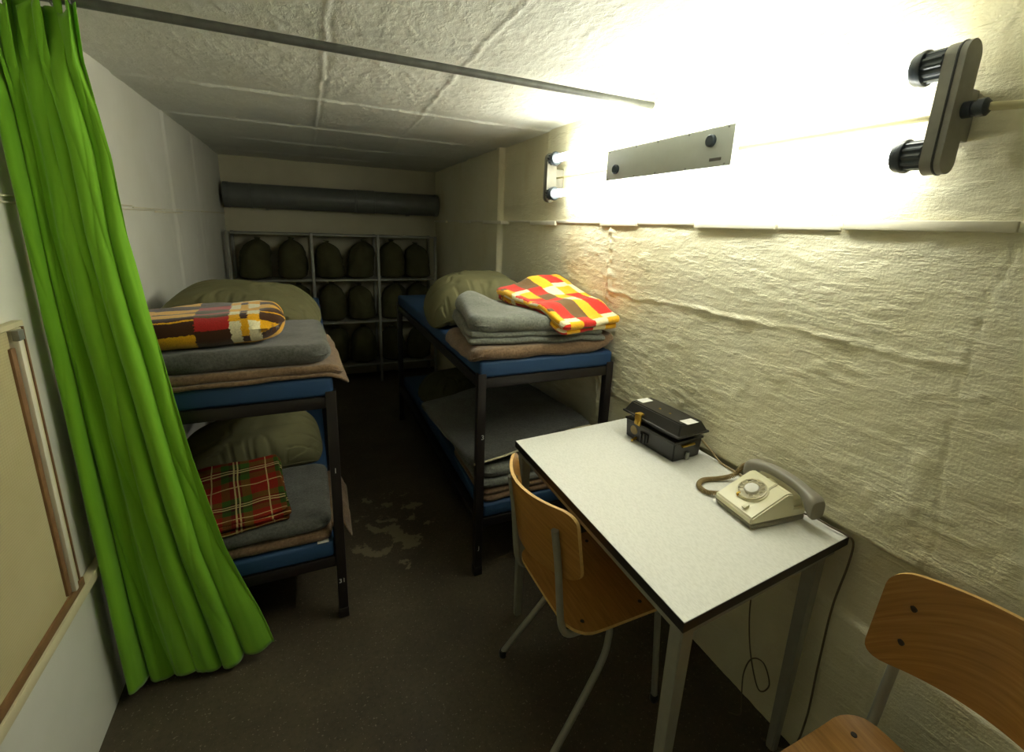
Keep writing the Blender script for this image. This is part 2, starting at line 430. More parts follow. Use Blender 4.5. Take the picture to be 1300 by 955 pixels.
Yax = axis([(YF, 0.0, 0.05), (0.0, 2.3, 0.0062), (2.3, 3.07, 0.014), (3.07, 3.13, 0.004), (3.13, YB + 0.05, 0.02)])
Zax = axis([(-0.02, 0.5, 0.02), (0.5, 2.1, 0.0068)])
def back_to(axis_i, val):
    def f(B):
        B = B.copy(); B[:, axis_i] = val; return B
    return f
sheet('wall_right', Yax, Zax, f_right, back_to(0, XR + 0.12), M['wall_cream'])
def f_left(y, z):
    d = 0.0012 * fbm(y * 5, z * 2, 7.3, 4) + 0.002 * fbm(y * 1.7, z * 1.3, 9.4, 2)
    wob = 0.005 * fbm(y * 3, z * 4, 1, 3)
    for c in (2.45, 3.15, 3.8, 4.42): d += (0.004 if c > 3 else 0.0015) * ridge(y + wob, c, 0.006) * np.clip(0.6 + 0.6 * fbm(y * 4, z * 7, 2, 2), 0.1, 1)
    d += 0.008 * sstep(3.14, 3.15, y + wob) + 0.006 * sstep(3.79, 3.8, y + wob)
    d += 0.004 * sstep(0.55, 0.8, fbm(y * 11, z * 5, 12, 3)) * ridge(z, 1.45, 0.25) * sstep(2.0, 2.3, y)
    return np.stack([XL + d, y, z], -1)
sheet('wall_left', axis([(YF, 0.4, 0.05), (0.4, YB + 0.05, 0.014)]), axis([(-0.02, 2.1, 0.016)]), f_left, back_to(0, XL - 0.12), M['wall_grey'])
def f_ceil(x, y):
    wob = 0.008 * fbm(x * 4, y * 4, 6.6, 3) + 0.003 * fbm(x * 25, y * 25, 1.6, 2)
    d = 0.0010 * fbm(x * 17, y * 17, 3.1, 4) + 0.003 * fbm(x * 2.5, y * 2.5, 1.1, 2)
    st = fbm(x * 55 + y * 20, y * 26 - x * 40, 2.2, 3); d += 0.0016 * np.maximum(st, 0)
    d += 0.002 * sstep(0.5, 0.9, fbm(x * 30, y * 30, 31, 3))
    for c in (1.8, 2.45, 3.15, 3.8, 4.42):
        d += (0.010 if c > 2 else 0.002) * ridge(y + wob, c, 0.008) * np.clip(0.7 + 0.5 * fbm(x * 9, c, 1, 2), 0.2, 1) + 0.005 * sstep(c, c + 0.012, y + wob)
    d += 0.004 * ridge(x + wob, 0.093, 0.006) - 0.003 * ridge(x + wob, 0.106, 0.006)
    d += 0.004 * ridge(x + wob * 1.5 - 0.03 * (y - 1.2), 0.53, 0.007) + 0.002 * ridge(x + wob * 2, 0.24, 0.006) * (1 - sstep(1.4, 1.6, y))
    return np.stack([x, y, ZC - d + 0.016], -1)
sheet('ceiling', axis([(XL - 0.05, XR + 0.05, 0.0085)]), axis([(YF, 0.6, 0.05), (0.6, 3.3, 0.0085), (3.3, 4.5, 0.011), (4.5, YB + 0.05, 0.02)]), f_ceil, back_to(2, ZC + 0.15), M['ceiling'])
def f_back(x, z):
    d = 0.002 * fbm(x * 4, z * 4, 2.3, 3)
    return np.stack([x, YB - d, z], -1)
sheet('wall_back', axis([(XL - 0.05, XR + 0.05, 0.03)]), axis([(-0.02, 2.1, 0.03)]), f_back, back_to(1, YB + 0.12), M['wall_back'])
struct(obj('wall_front', box_bm(XL - 0.05, XR + 0.05, YF - 0.1, YF, -0.02, 2.1), M['wall_grey']))
def f_floor(x, y):
    return np.stack([x, y, 0.0015 * fbm(x * 5, y * 5, 0.3, 3) - 0.002], -1)
sheet('floor', axis([(XL - 0.05, XR + 0.05, 0.03)]), axis([(YF, YB + 0.05, 0.03)]), f_floor, back_to(2, -0.12), M['floor'])

# ledges at the height of 1.58 m on both long walls
t1 = struct(bpy.data.objects.new('trim_1', None)); COL.objects.link(t1)
def strip(p, x0, x1, y0, y1, z0, z1, mat=M['trim'], bev=0.003):
    return obj('ledge_strip', box_bm(x0, x1, y0, y1, z0, z1, bev=bev), mat, p)
for y0, y1, z0, z1, pr, mt in [
        (-1.0, 0.44, 1.577, 1.600, 0.012, 'trim_dull'), (0.44, 0.765, 1.577, 1.600, 0.016, 'trim_dull'), (0.775, 0.955, 1.575, 1.597, 0.011, 'trim'),
        (0.96, 1.275, 1.574, 1.604, 0.017, 'trim'), (1.285, 1.60, 1.583, 1.601, 0.009, 'trim'), (1.60, 1.87, 1.575, 1.600, 0.013, 'trim'),
        (1.88, 2.30, 1.584, 1.600, 0.009, 'trim'), (2.30, 2.62, 1.572, 1.596, 0.016, 'trim'), (2.63, 2.98, 1.586, 1.598, 0.010, 'trim'),
        (2.98, 3.35, 1.572, 1.594, 0.060, 'trim'), (3.36, 3.66, 1.584, 1.597, 0.052, 'trim'), (3.67, 3.95, 1.574, 1.595, 0.062, 'trim'),
        (3.96, 4.35, 1.584, 1.597, 0.052, 'trim'), (4.36, 4.80, 1.574, 1.595, 0.062, 'trim')]:
    strip(t1, XR - pr, XR + 0.01, y0, y1, z0, z1, M[mt])
t2 = struct(bpy.data.objects.new('trim_2', None)); COL.objects.link(t2)
for y0, y1, z0, z1, pr in [(-1.0, 1.50, 1.574, 1.586, 0.012), (1.51, 2.45, 1.577, 1.582, 0.007), (1.51, 2.75, 1.562, 1.567, 0.008), (2.46, 3.10, 1.571, 1.576, 0.008), (2.76, 3.30, 1.556, 1.566, 0.012), (3.15, 3.80, 1.574, 1.580, 0.017), (3.81, 4.80, 1.574, 1.584, 0.024)]:
    strip(t2, XL - 0.01, XL + pr, y0, y1, z0, z1, M['trim_dull'])

# ------------------------------------------------------------------ curtain rod and curtain
RY, RZ = 1.585, 2.040
rod = thing('curtain_rod', 'long grey steel tube running across the room just under the ceiling', 'rod', (0.3, RY, RZ))
obj('tube', tube_bm([(XL + 0.005, RY, RZ), (XR - 0.004, RY, RZ)], 0.0125, 14), M['pipe'], rod)
def build_curtain():
    nu, nv = 340, 130
    u, t = np.meshgrid(np.linspace(0, 1, nu), np.linspace(0, 1, nv), indexing='ij')
    zz = 2.020 + (0.022 - 2.020) * t
    zk = [2.06, 1.9, 1.69, 1.49, 1.27, 1.08, 0.82, 0.495, 0.2, 0.02]
    xr = [-0.462, -0.470, -0.446, -0.442, -0.420, -0.396, -0.366, -0.322, -0.258, -0.222]
    R = np.interp(-zz, [-q for q in zk], xr); L = -0.645 + 0.02 * t
    ph = 2 * PI * (4.6 * u + 0.34 * np.sin(2 * PI * (1.3 * u + 0.2)) + 0.20 * np.sin(2 * PI * (2.6 * u + 0.7) + 1.3 * t) + 0.12 * vnoise(u * 3, t * 1.6, 0.5) + 0.05)
    c = np.abs(np.sin(ph / 2)); sh = 2 * c ** 0.75 - 1
    k = np.floor(ph / (2 * PI)); am = 1 + 0.35 * np.sin(k * 2.4 + 0.8 + 1.1 * t)
    A = (0.026 + 0.010 * t) * np.clip(am, 0.55, 1.3)
    x = L + (R - L) * u - (0.010 + 0.006 * t) * np.sin(ph) * np.sin(PI * u) ** 0.4
    # smaller secondary creases that run slantwise
    s2 = np.abs(np.sin(2 * PI * (2.1 * u - 0.75 * t + 0.13))); s3 = np.abs(np.sin(2 * PI * (3.3 * u + 0.9 * t + 0.4)))
    y = RY - 0.012 - A * sh - 0.010 * (s2 ** 0.6 - 0.7) * sstep(0.05, 0.3, t) - 0.006 * (s3 ** 0.6 - 0.7) + 0.004 * fbm(u * 6, t * 9, 1.2, 3)
    # header: tight pinch pleats gathered under the rod
    hd = 1 - sstep(0.0, 0.13, t)
    hp = np.abs(np.sin(PI * 7.0 * u + 0.5 + 1.5 * t))
    y = y * (1 - hd) + (RY - 0.006 - 0.036 * hp ** 0.6 + 0.010 * np.sin(2 * PI * 3 * u)) * hd
    x = x + hd * 0.012 * np.sin(2 * PI * 7 * u + 5 * t)
    zz = zz + (0.016 * np.sin(2 * PI * 5.3 * u + 0.6) + 0.010 * np.sin(2 * PI * 9 * u)) * hd
    # the free edge kicks out to the front at the hem
    e = sstep(0.70, 1.0, u) * sstep(0.55, 1.0, t); x = x + 0.022 * e
    zz = zz + 0.014 * np.sin(2 * PI * 2.6 * u + 0.5) * sstep(0.8, 1.0, t) + 0.045 * sstep(0.86, 1.0, u) * sstep(0.8, 1, t)
    x = np.maximum(x, XL + 0.008); y = np.minimum(y, 1.606)
    V = np.stack([x, y, np.minimum(zz, 2.05)], -1).reshape(-1, 3); uv = np.stack([u, t], -1).reshape(-1, 2)
    idx = np.arange(nu * nv).reshape(nu, nv); F = np.stack([idx[:-1, :-1], idx[1:, :-1], idx[1:, 1:], idx[:-1, 1:]], -1).reshape(-1, 4)
    root = thing('curtain', 'bright green cloth curtain hanging in deep folds from the ceiling rod at left', 'curtain', (-0.5, RY, 0.02))
    o = np_obj('cloth', V, F, M['curtain'], root, uv)
    sol = o.modifiers.new('thick', 'SOLIDIFY'); sol.thickness = 0.0016; sol.offset = 0
    for k in range(5):
        bm = bmesh.new(); x0 = -0.63 + 0.038 * k
        add_tube(bm, [(x0, RY + 0.019 * math.cos(a), RZ + 0.019 * math.sin(a)) for a in np.linspace(0, 2 * PI, 21)], 0.0022, 6, caps=False)
        obj('curtain_ring', bm, M['steel'], root)
build_curtain()

# ------------------------------------------------------------------ board on the left wall
bd = thing('notice_board', 'cream woven wall board with brown inner strip and cream frame beside the curtain', 'board', (XL + 0.002, 0.95, 0.48))
X0 = XL + 0.001
obj('panel', box_bm(X0, X0 + 0.016, 0.42, 1.395, 0.545, 1.275), M['board'], bd)
obj('brown_strip', box_bm(X0, X0 + 0.022, 1.383, 1.402, 0.555, 1.235, bev=0.002), M['brown_wood'], bd)
obj('brown_strip', box_bm(X0, X0 + 0.022, 0.40, 1.47, 0.522, 0.548, bev=0.002), M['brown_wood'], bd)
obj('pale_strip', box_bm(X0, X0 + 0.030, 1.404, 1.420, 0.550, 1.275, bev=0.003), M['pale_strip'], bd)
obj('frame_rail', box_bm(X0, X0 + 0.018, 1.421, 1.452, 0.550, 1.275, bev=0.002), M['cream_wood'], bd)
obj('edge_bead', box_bm(X0, X0 + 0.020, 1.453, 1.459, 0.550, 1.275, bev=0.001), M['brown_wood'], bd)
obj('frame_rail', box_bm(X0, X0 + 0.026, 0.40, 1.60, 0.490, 0.520, bev=0.003), M['cream_wood'], bd)
obj('frame_rail', box_bm(X0, X0 + 0.020, 0.40, 1.46, 1.277, 1.290, bev=0.002), M['cream_wood'], bd)
obj('corner_bracket', box_bm(X0 + 0.020, X0 + 0.034, 1.400, 1.424, 1.250, 1.275, bev=0.002), M['steel'], bd)

# ------------------------------------------------------------------ wall lamp
LX, LZ1, LZ2, LYA, LYB = 1.205, 1.904, 1.732, 0.565, 2.262
lamp = thing('fluorescent_lamp', 'twin tube fluorescent wall lamp with black end caps, lit, above the table', 'lamp', (XR - 0.01, 1.4, 1.81))
def stadium(y0, y1, wd, zlo, zhi, xc, n=12):
    pts = []
    r = wd / 2
    for i in range(n + 1): a = PI * i / n; pts.append((xc + r * math.cos(a), y0, zhi - r + r * math.sin(a)))
    for i in range(n + 1): a = PI + PI * i / n; pts.append((xc + r * math.cos(a), y0, zlo + r + r * math.sin(a)))
    bm = bmesh.new(); add_prism(bm, pts, (0, y1 - y0, 0)); return bm
for yc, sgn in ((LYA, 1), (LYB, -1)):
    br = obj('end_bracket', stadium(yc - 0.016, yc + 0.020, 0.056, 1.690, 1.938, LX + 0.004), M['lamp_grey'], lamp)
    obj('gasket', stadium(yc - 0.004, yc - 0.001, 0.060, 1.688, 1.940, LX + 0.004), M['bakelite'], br)
    obj('wall_foot', box_bm(LX + 0.03, XR - 0.002, yc - 0.006, yc + 0.014, 1.76, 1.86, bev=0.003), M['lamp_grey'], br)
    for z in (LZ1, LZ2):
        rib = lambda k, r: 1.0 - (0.13 if (k % 4) < 2 and 0.0295 < r < 0.0301 else 0.0)
        y0 = yc + (0.020 if sgn > 0 else -0.016)
        c = obj('end_cap', lathe_bm([(0.024, 0), (0.0300, 0.001), (0.0300, 0.034), (0.0345, 0.035), (0.0355, 0.039), (0.0345, 0.043), (0.0325, 0.044), (0.0325, 0.052), (0.029, 0.057), (0.020, 0.058)],
                                    (LX, y0, z), (0, sgn, 0), 48, rib), M['lamp_cap'], lamp)
for z in (LZ1, LZ2):
    obj('tube', lathe_bm([(0.0185, 0.0), (0.0185, LYB - LYA - 0.145)], (LX, LYA + 0.0745, z), (0, 1, 0), 20), M['tube'], lamp)
obj('ballast_box', box_bm(1.185, XR - 0.002, 1.10, 1.67, 1.772, 1.858, bev=0.004), M['plate'], lamp)
pl = obj('cover_plate', box_bm(1.178, 1.184, 1.067, 1.706, 1.757, 1.874, bev=0.0015), M['plate'], lamp)
for y, z in ((1.636, 1.797), (1.150, 1.836)):
    obj('starter_knob', lathe_bm([(0.018, 0), (0.0185, 0.004), (0.0185, 0.010), (0.015, 0.013)], (1.1785, y, z), (-1, 0, 0), 24), M['lamp_cap'], lamp)
obj('nameplate', box_bm(1.1765, 1.1782, 1.105, 1.150, 1.775, 1.784), M['label'], lamp)
for y in (1.09, 1.25, 1.40, 1.52, 1.69):
    for z in (1.7625, 1.8685): obj('screw', lathe_bm([(0.004, 0), (0.0035, 0.002)], (1.1785, y, z), (-1, 0, 0), 10), M['steel'], lamp)
obj('conduit', tube_bm([(1.245, LYA + 0.016, 1.812), (1.245, 1.10, 1.815)], 0.006, 10), M['conduit'], lamp)
obj('conduit', tube_bm([(1.245, 1.67, 1.812), (1.245, LYB - 0.012, 1.815)], 0.005, 10), M['conduit'], lamp)
gl = obj('cable_gland', lathe_bm([(0.016, 0), (0.016, 0.014), (0.013, 0.015), (0.013, 0.020), (0.017, 0.021), (0.017, 0.034), (0.010, 0.040)], (1.222, LYA - 0.016, 1.812), (0, -1, 0), 16), M['lamp_cap'], lamp)
obj('supply_cable', tube_bm([(1.222, LYA - 0.052, 1.812), (1.255, LYA - 0.09, 1.813), (1.268, 0.40, 1.815), (1.272, 0.0, 1.820), (1.272, -0.9, 1.825)], 0.008, 10, 8), M['cable_pale'], lamp)

# ------------------------------------------------------------------ bunks
def bunk_mesh_parts(root):
    """local frame: x 0..0.66, y 0..1.86"""
    W, L, P = 0.665, 1.86, 0.036
    for x in (0, W - P):
        for y in (0, L - P):
            bm = box_bm(x, x + P, y, y + P, 0.0, 0.965, bev=0.003)
            obj('post', bm, M['frame'], root, local=True)
            obj('foot_cap', box_bm(x - 0.0015, x + P + 0.0015, y - 0.0015, y + P + 0.0015, 0.0, 0.045, bev=0.003), M['black_edge'], root, local=True)
    for zt in (0.288, 0.945):
        for y in (0.003, L - P + 0.003): obj('end_rail', box_bm(P, W - P, y, y + 0.030, zt - 0.042, zt, bev=0.002), M['frame'], root, local=True)
        for x in (0.003, W - P + 0.003): obj('side_rail', box_bm(x, x + 0.030, P, L - P, zt - 0.042, zt, bev=0.002), M['frame'], root, local=True)
        bm = bmesh.new()
        obj('bed_base', box_bm(0.034, W - 0.034, 0.034, L - 0.034, zt - 0.02, zt - 0.008), M['frame'], root, local=True)
        # upper mattress lies on the rails, lower one between the posts
        m = box_bm(0.008, W - 0.008, 0.004, L - 0.004, zt + 0.001 if zt > 0.5 else zt + 0.001, zt + 0.072, bev=0.014, seg=3) if zt > 0.5 else \
            box_bm(0.038, W - 0.038, 0.004, L - 0.004, zt + 0.001, zt + 0.070, bev=0.014, seg=3)
        obj('mattress', m, M['blue'], root, local=True)
bunkL = thing('bunk_bed', 'black steel bunk bed with blue mattresses along the left wall by the curtain', 'bunk bed', (-0.603, 1.632, 0), 0, 'steel bunk beds')
bunk_mesh_parts(bunkL)
bunkR = copy_tree(bunkL); bunkR.location = (0.603, 1.650, 0)
bunkR['label'] = 'black steel bunk bed with blue mattresses along the right wall behind the table'
LP = -0.603 + 0.665 - 0.018; RP = 0.603 + 0.018
f = (PI / 2, 0, 0)
text_obj('number_mark', '1', 0.030, M['white_paint'], bunkL, (LP, 1.6312, 0.655), f)
text_obj('number_mark', '31', 0.026, M['white_paint'], bunkL, (LP, 1.6312, 0.175), f)
text_obj('number_mark', '3', 0.030, M['white_paint'], bunkR, (RP + 0.006, 1.6492, 0.685), f)
text_obj('number_mark', 'J', 0.026, M['white_paint'], bunkR, (RP, 1.6492, 0.145), f)

# ------------------------------------------------------------------ bedding
def edge_axis(n, a=0.12):
    m = n // 4; e = a * (1 - np.cos(np.linspace(0, PI / 2, m + 1)))
    mid = np.linspace(e[-1], 1 - e[-1], n - 2 * m + 1)[1:-1]
    return np.concatenate([e, mid, 1 - e[::-1]])
def slab(x0, x1, y0, y1, z0, z1, nx=60, ny=44, seed=0, amp=0.004, fs=9, vo=0.0):
    """one folded layer: rounded edges on all sides; returns V, F, uv"""
    hx, hy, hz = (x1 - x0) / 2, (y1 - y0) / 2, (z1 - z0) / 2; cx, cy, cz = (x0 + x1) / 2, (y0 + y1) / 2, (z0 + z1) / 2
    S = edge_axis(nx, min(0.4, hz * 1.2 / (2 * hx))); T = edge_axis(ny, min(0.4, hz * 1.2 / (2 * hy)))
    s, t = np.meshgrid(S, T, indexing='ij')
    X = x0 + s * 2 * hx; Y = y0 + t * 2 * hy
    ex = np.minimum(s, 1 - s) * 2 * hx; ey = np.minimum(t, 1 - t) * 2 * hy; rc = 2.2 * hz
    e = np.where((ex < rc) & (ey < rc), np.maximum(0, rc - np.hypot(rc - ex, rc - ey)), np.minimum(ex, ey))
    # pull the plan corners round
    k = np.where((ex < rc) & (ey < rc), np.minimum(1, rc / np.maximum(1e-6, np.hypot(rc - ex, rc - ey))), 1.0)
    X = np.where(k < 1, np.where(s < 0.5, x0 + rc - (rc - ex) * k, x1 - rc + (rc - ex) * k), X)
    Y = np.where(k < 1, np.where(t < 0.5, y0 + rc - (rc - ey) * k, y1 - rc + (rc - ey) * k), Y)
    q = np.clip(e / hz, 0, 1); h = hz * np.sqrt(np.maximum(0, 1 - (1 - q) ** 2))
    up = np.stack([X, Y, cz + h], -1).reshape(-1, 3); dn = np.stack([X, Y, cz - h], -1).reshape(-1, 3)
    V = np.vstack([up, dn]); n = len(up)
    uo = np.stack([X, np.where(Y < cy, Y - 1.0 * (hz - h), Y + 1.0 * (hz - h)) + vo], -1).reshape(-1, 2)
    ud = np.stack([X, np.where(Y < cy, (y0 - hz) - ((Y - y0) + h), (y1 + hz) + ((y1 - Y) + h)) + vo], -1).reshape(-1, 2)
    idx = np.arange(n).reshape(len(S), len(T))
    F = np.stack([idx[:-1, :-1], idx[1:, :-1], idx[1:, 1:], idx[:-1, 1:]], -1).reshape(-1, 4)
    brd = set(idx[0]) | set(idx[-1]) | set(idx[:, 0]) | set(idx[:, -1])
    F2 = F[:, ::-1] + n
    mp = np.arange(2 * n)
    for b in brd: mp[b + n] = b
    F = mp[np.vstack([F, F2])]
    nz = fbm(V[:, 0] * fs + seed, V[:, 1] * fs, V[:, 2] * fs * 2 + seed * 1.7, 3)
    V[:, 2] += amp * nz; V[:, 0] += amp * 0.8 * fbm(V[:, 0] * fs, V[:, 1] * fs + 9, V[:, 2] * 14 + seed, 2); V[:, 1] += amp * 0.8 * fbm(V[:, 0] * fs + 4, V[:, 1] * fs, V[:, 2] * 14 + seed + 5, 2)
    return V, F, np.vstack([uo, ud])
def cloth_stack(name, label, cat, mat, layers, warp=None, group=None, seed=0, amp=0.004):
    """layers: list of (x0,x1,y0,y1,z0,z1) in world coords -> one folded blanket, one mesh"""
    Vs, Fs, Us, b = [], [], [], 0
    for i, L in enumerate(layers):
        V, F, U = slab(*L, seed=seed + i * 3.1, amp=amp, vo=0.37 * i)
        Vs.append(V); Fs.append(F + b); Us.append(U); b += len(V)
    V = np.vstack(Vs)
    if warp: V = warp(V)
    root_loc = np.array([V[:, 0].mean(), V[:, 1].mean(), V[:, 2].min()])
    o = np_obj(name, V - root_loc, np.vstack(Fs), mat, None, np.vstack(Us)); o.location = root_loc
    me = o.data
    bm = bmesh.new(); bm.from_mesh(me); bmesh.ops.delete(bm, geom=[v for v in bm.verts if not v.link_faces], context='VERTS'); bmesh.ops.recalc_face_normals(bm, faces=bm.faces); bm.to_mesh(me); bm.free()
    return tag(o, label, cat, group)
def rot_about(V, c, ang, ax=2):
    c = np.array(c); R = np.array(Matrix.Rotation(ang, 3, 'XYZ'[ax])); return (V - c) @ R.T + c
def pillow(name, label, w_, d_, h_, loc, rz=0, tilt=(0, 0), seed=0, mat=None, seam=None, group=None, flat=0.36, wr=0.030):
    nu, nv = 110, 90
    s, t = np.meshgrid(np.linspace(-1, 1, nu), np.linspace(-1, 1, nv), indexing='ij')
    s = np.sin(s * PI / 2); t = np.sin(t * PI / 2)
    body = ((1 - np.abs(s) ** 2.6) * (1 - np.abs(t) ** 2.6)); body = np.maximum(body, 0) ** flat
    r = np.hypot(s, t); ang = np.arctan2(t, s)
    pin = 1 - 0.10 * (np.abs(s) ** 2 * (1 - t * t) * 0 + np.abs(t) ** 3 * (1 - s * s)) 
    X = s * w_ / 2 * (1 - 0.07 * (1 - np.abs(t) ** 2) * np.abs(s) ** 3); Y = t * d_ / 2 * (1 - 0.07 * (1 - np.abs(s) ** 2) * np.abs(t) ** 3)
    X = s * w_ / 2 * np.sqrt(1 - 0.22 * t ** 4); Y = t * d_ / 2 * np.sqrt(1 - 0.22 * s ** 4)
    edge = np.clip(1 - np.minimum(1 - np.abs(s), 1 - np.abs(t)) * 1.5, 0, 1)
    ga = vnoise(t * 5.5 + seed, s * 1.3, 3.3); gb = vnoise(s * 6.5 + seed, t * 1.3, 7.3)
    on_s = np.abs(s) * w_ > np.abs(t) * d_ * 1.1
    crease = np.where(on_s, np.exp(-(ga / 0.09) ** 2), np.exp(-(gb / 0.09) ** 2)) * np.clip(edge * 1.3, 0, 1)
    gen = np.exp(-(fbm(s * 1.7 + seed, t * 1.3, 6.1 + seed, 2) / 0.06) ** 2)
    mid = h_ * 0.46 * (1 - 0.72 * np.abs(s) ** 4) * (1 - 0.35 * np.abs(t) ** 4)
    V = []
    for sg in (1, -1):
        top = h_ / 2 * body * (1.08 if sg > 0 else 0.9)
        lump = 0.016 * fbm(s * 1.5 + seed, t * 1.5, sg * 2, 2) * body - wr * (0.62 * crease + 0.28 * gen) * np.clip(body * 3, 0, 1)
        Z = mid + sg * (top + lump)
        V.append(np.stack([X, Y, np.maximum(Z, 0.0005 * (sg > 0))], -1).reshape(-1, 3))
    n = nu * nv; V = np.vstack(V); idx = np.arange(n).reshape(nu, nv)
    F = np.stack([idx[:-1, :-1], idx[1:, :-1], idx[1:, 1:], idx[:-1, 1:]], -1).reshape(-1, 4)
    mp = np.arange(2 * n)
    for b in set(idx[0]) | set(idx[-1]) | set(idx[:, 0]) | set(idx[:, -1]): mp[b + n] = b
    F = mp[np.vstack([F, F[:, ::-1] + n])]
    V = rot_about(V, (0, 0, 0), tilt[0], 0); V = rot_about(V, (0, 0, 0), tilt[1], 1); V[:, 2] -= V[:, 2].min()
    V = rot_about(V, (0, 0, 0), rz, 2)
    root = thing(name, label, 'pillow', loc, 0, group)
    o = np_obj('cover', V, F, mat or M['olive'], root, local=True)
    bm = bmesh.new(); bm.from_mesh(o.data); bmesh.ops.delete(bm, geom=[v for v in bm.verts if not v.link_faces], context='VERTS'); bmesh.ops.recalc_face_normals(bm, faces=bm.faces); bm.to_mesh(o.data); bm.free()
    loop = list(idx[:, 0]) + list(idx[-1, 1:]) + list(idx[-2::-1, -1]) + list(idx[0, -2:0:-1])
    P = [Vector(V[i]) for i in loop][::2]; P.append(P[0])
    obj('seam', tube_bm(P, 0.0028, 6), mat or M['olive'], root, local=True)
    return root
TOP = 1.018; LOW = 0.359
# --- left bunk, upper
def droop(xe, amt):
    def f(V):
        d = np.maximum(0, V[:, 0] - xe); V[:, 2] -= amt * d ** 1.5; return V
    return f
def warp_LB(V):
    d = np.maximum(0, V[:, 0] - 0.03); V[:, 2] -= 4.5 * d ** 1.9 * (0.7 + 0.3 * np.sin(V[:, 1] * 12)); return rot_about(V, (0.03, 1.66, TOP), math.radians(2.0))
cloth_stack('blanket', 'brown wool blanket folded flat at the bottom of the upper left bunk pile', 'blanket', M['wool_brown'],
            [(-0.58, 0.105, 1.632, 2.18, TOP + .001, TOP + 0.016), (-0.57, 0.092, 1.636, 2.19, TOP + 0.014, TOP + 0.046)], warp_LB, 'wool blankets on the bunks', 1, 0.004)
cloth_stack('blanket', 'charcoal grey wool blanket on the upper left bunk, under the yellow plaid blanket', 'blanket', M['wool_dark'],
            [(-0.56, 0.058, 1.645, 2.16, TOP + 0.047, TOP + 0.112)], lambda V: rot_about(V, (0.03, 1.66, TOP), math.radians(2.2)), 'wool blankets on the bunks', 2, 0.005)
def warp_Y(V):
    V = rot_about(V, (-0.1, 1.75, TOP + .13), math.radians(4)); return rot_about(V, (-0.3, 1.85, TOP + .13), math.radians(-2.5), 1)
cloth_stack('blanket', 'yellow, brown, red and cream plaid blanket folded on the upper left bunk', 'blanket', M['plaid_yellow'],
            [(-0.54, -0.085, 1.672, 2.02, TOP + 0.120, TOP + 0.222)], warp_Y, 'plaid blankets on the bunks', 3, 0.006)
pillow('pillow', 'olive green pillow on the upper left bunk behind the yellow plaid blanket', 0.64, 0.46, 0.195, (-0.285, 2.40, TOP + 0.001), math.radians(-6), (math.radians(8), math.radians(4)), 2, group='olive pillows')
# --- left bunk, lower
cloth_stack('blanket', 'brown wool blanket at the bottom of the lower left bunk pile', 'blanket', M['wool_brown'],
            [(-0.55, 0.020, 1.640, 2.16, LOW + 0.001, LOW + 0.038), (-0.20, 0.100, 1.71, 2.14, LOW + 0.006, LOW + 0.030)], lambda V: np.stack([V[:, 0], V[:, 1], V[:, 2] - 2.4 * np.maximum(0, V[:, 0] - 0.066) * (0.8 + 0.25 * np.sin(V[:, 1] * 30))], -1), 'wool blankets on the bunks', 5, 0.004)
cloth_stack('blanket', 'charcoal grey wool blanket on the lower left bunk, under the red tartan blanket', 'blanket', M['wool_dark'],
            [(-0.54, 0.018, 1.645, 2.12, LOW + 0.042, LOW + 0.092)], None, 'wool blankets on the bunks', 6, 0.005)
def warp_T(V):
    V = rot_about(V, (-0.3, 1.85, LOW + .1), math.radians(8)); V[:, 2] += 0.05 * sstep(1.75, 2.0, V[:, 1]); return V
cloth_stack('blanket', 'red and green tartan blanket folded on the lower left bunk', 'blanket', M['tartan'],
            [(-0.54, -0.145, 1.66, 2.02, LOW + 0.100, LOW + 0.116), (-0.54, -0.140, 1.655, 2.03, LOW + 0.117, LOW + 0.134), (-0.54, -0.150, 1.66, 2.02, LOW + 0.135, LOW + 0.152)], warp_T, 'plaid blankets on the bunks', 8, 0.006)
pillow('pillow', 'dark olive pillow on the lower left bunk behind the red tartan blanket', 0.60, 0.34, 0.20, (-0.295, 2.34, LOW + 0.001), math.radians(4), (math.radians(20), math.radians(-5)), 6, group='olive pillows')
obj_p = tag(obj('paper_sheet', box_bm(-0.035, 0.005, 1.637, 1.66, LOW + 0.0005, LOW + 0.0016), M['paper']), 'small white paper slip under the brown blanket of the lower left bunk', 'paper')
# --- right bunk, upper
cloth_stack('blanket', 'brown wool blanket folded flat at the bottom of the upper right bunk pile', 'blanket', M['wool_brown'],
            [(0.575, 1.272, 1.642, 2.10, TOP + 0.001, TOP + 0.052)],
            lambda V: np.stack([V[:, 0], V[:, 1], V[:, 2] - 5.0 * np.maximum(0, 0.625 - V[:, 0]) ** 1.8 + 0.03 * sstep(1.15, 1.27, V[:, 0])], -1), 'wool blankets on the bunks', 11, 0.004)
def warp_G(V):
    V[:, 2] += 0.055 * np.exp(-((V[:, 0] - 0.69) / 0.10) ** 2) * sstep(1.75, 2.05, V[:, 1])
    V = rot_about(V, (0.9, 1.9, TOP), math.radians(-6)); return V
cloth_stack('blanket', 'grey wool blanket in a thick folded roll on the upper right bunk', 'blanket', M['wool_grey'],
            [(0.605, 1.235, 1.675, 2.10, TOP + 0.056, TOP + 0.082), (0.607, 1.22, 1.680, 2.09, TOP + 0.081, TOP + 0.106), (0.612, 1.06, 1.675, 2.10, TOP + 0.104, TOP + 0.172)], warp_G, 'wool blankets on the bunks', 12, 0.006)
def warp_R(V):
    V[:, 2] += 0.085 * sstep(1.85, 2.15, V[:, 1]) * (0.35 + 0.65 * sstep(0.95, 1.2, V[:, 0])) - 0.055 * (1 - sstep(1.62, 1.80, V[:, 1]))
    V = rot_about(V, (1.09, 1.84, TOP + .17), math.radians(11)); V = rot_about(V, (1.08, 1.85, TOP + .17), math.radians(-1), 1)
    V[:, 0] = np.minimum(V[:, 0], 1.270); return V
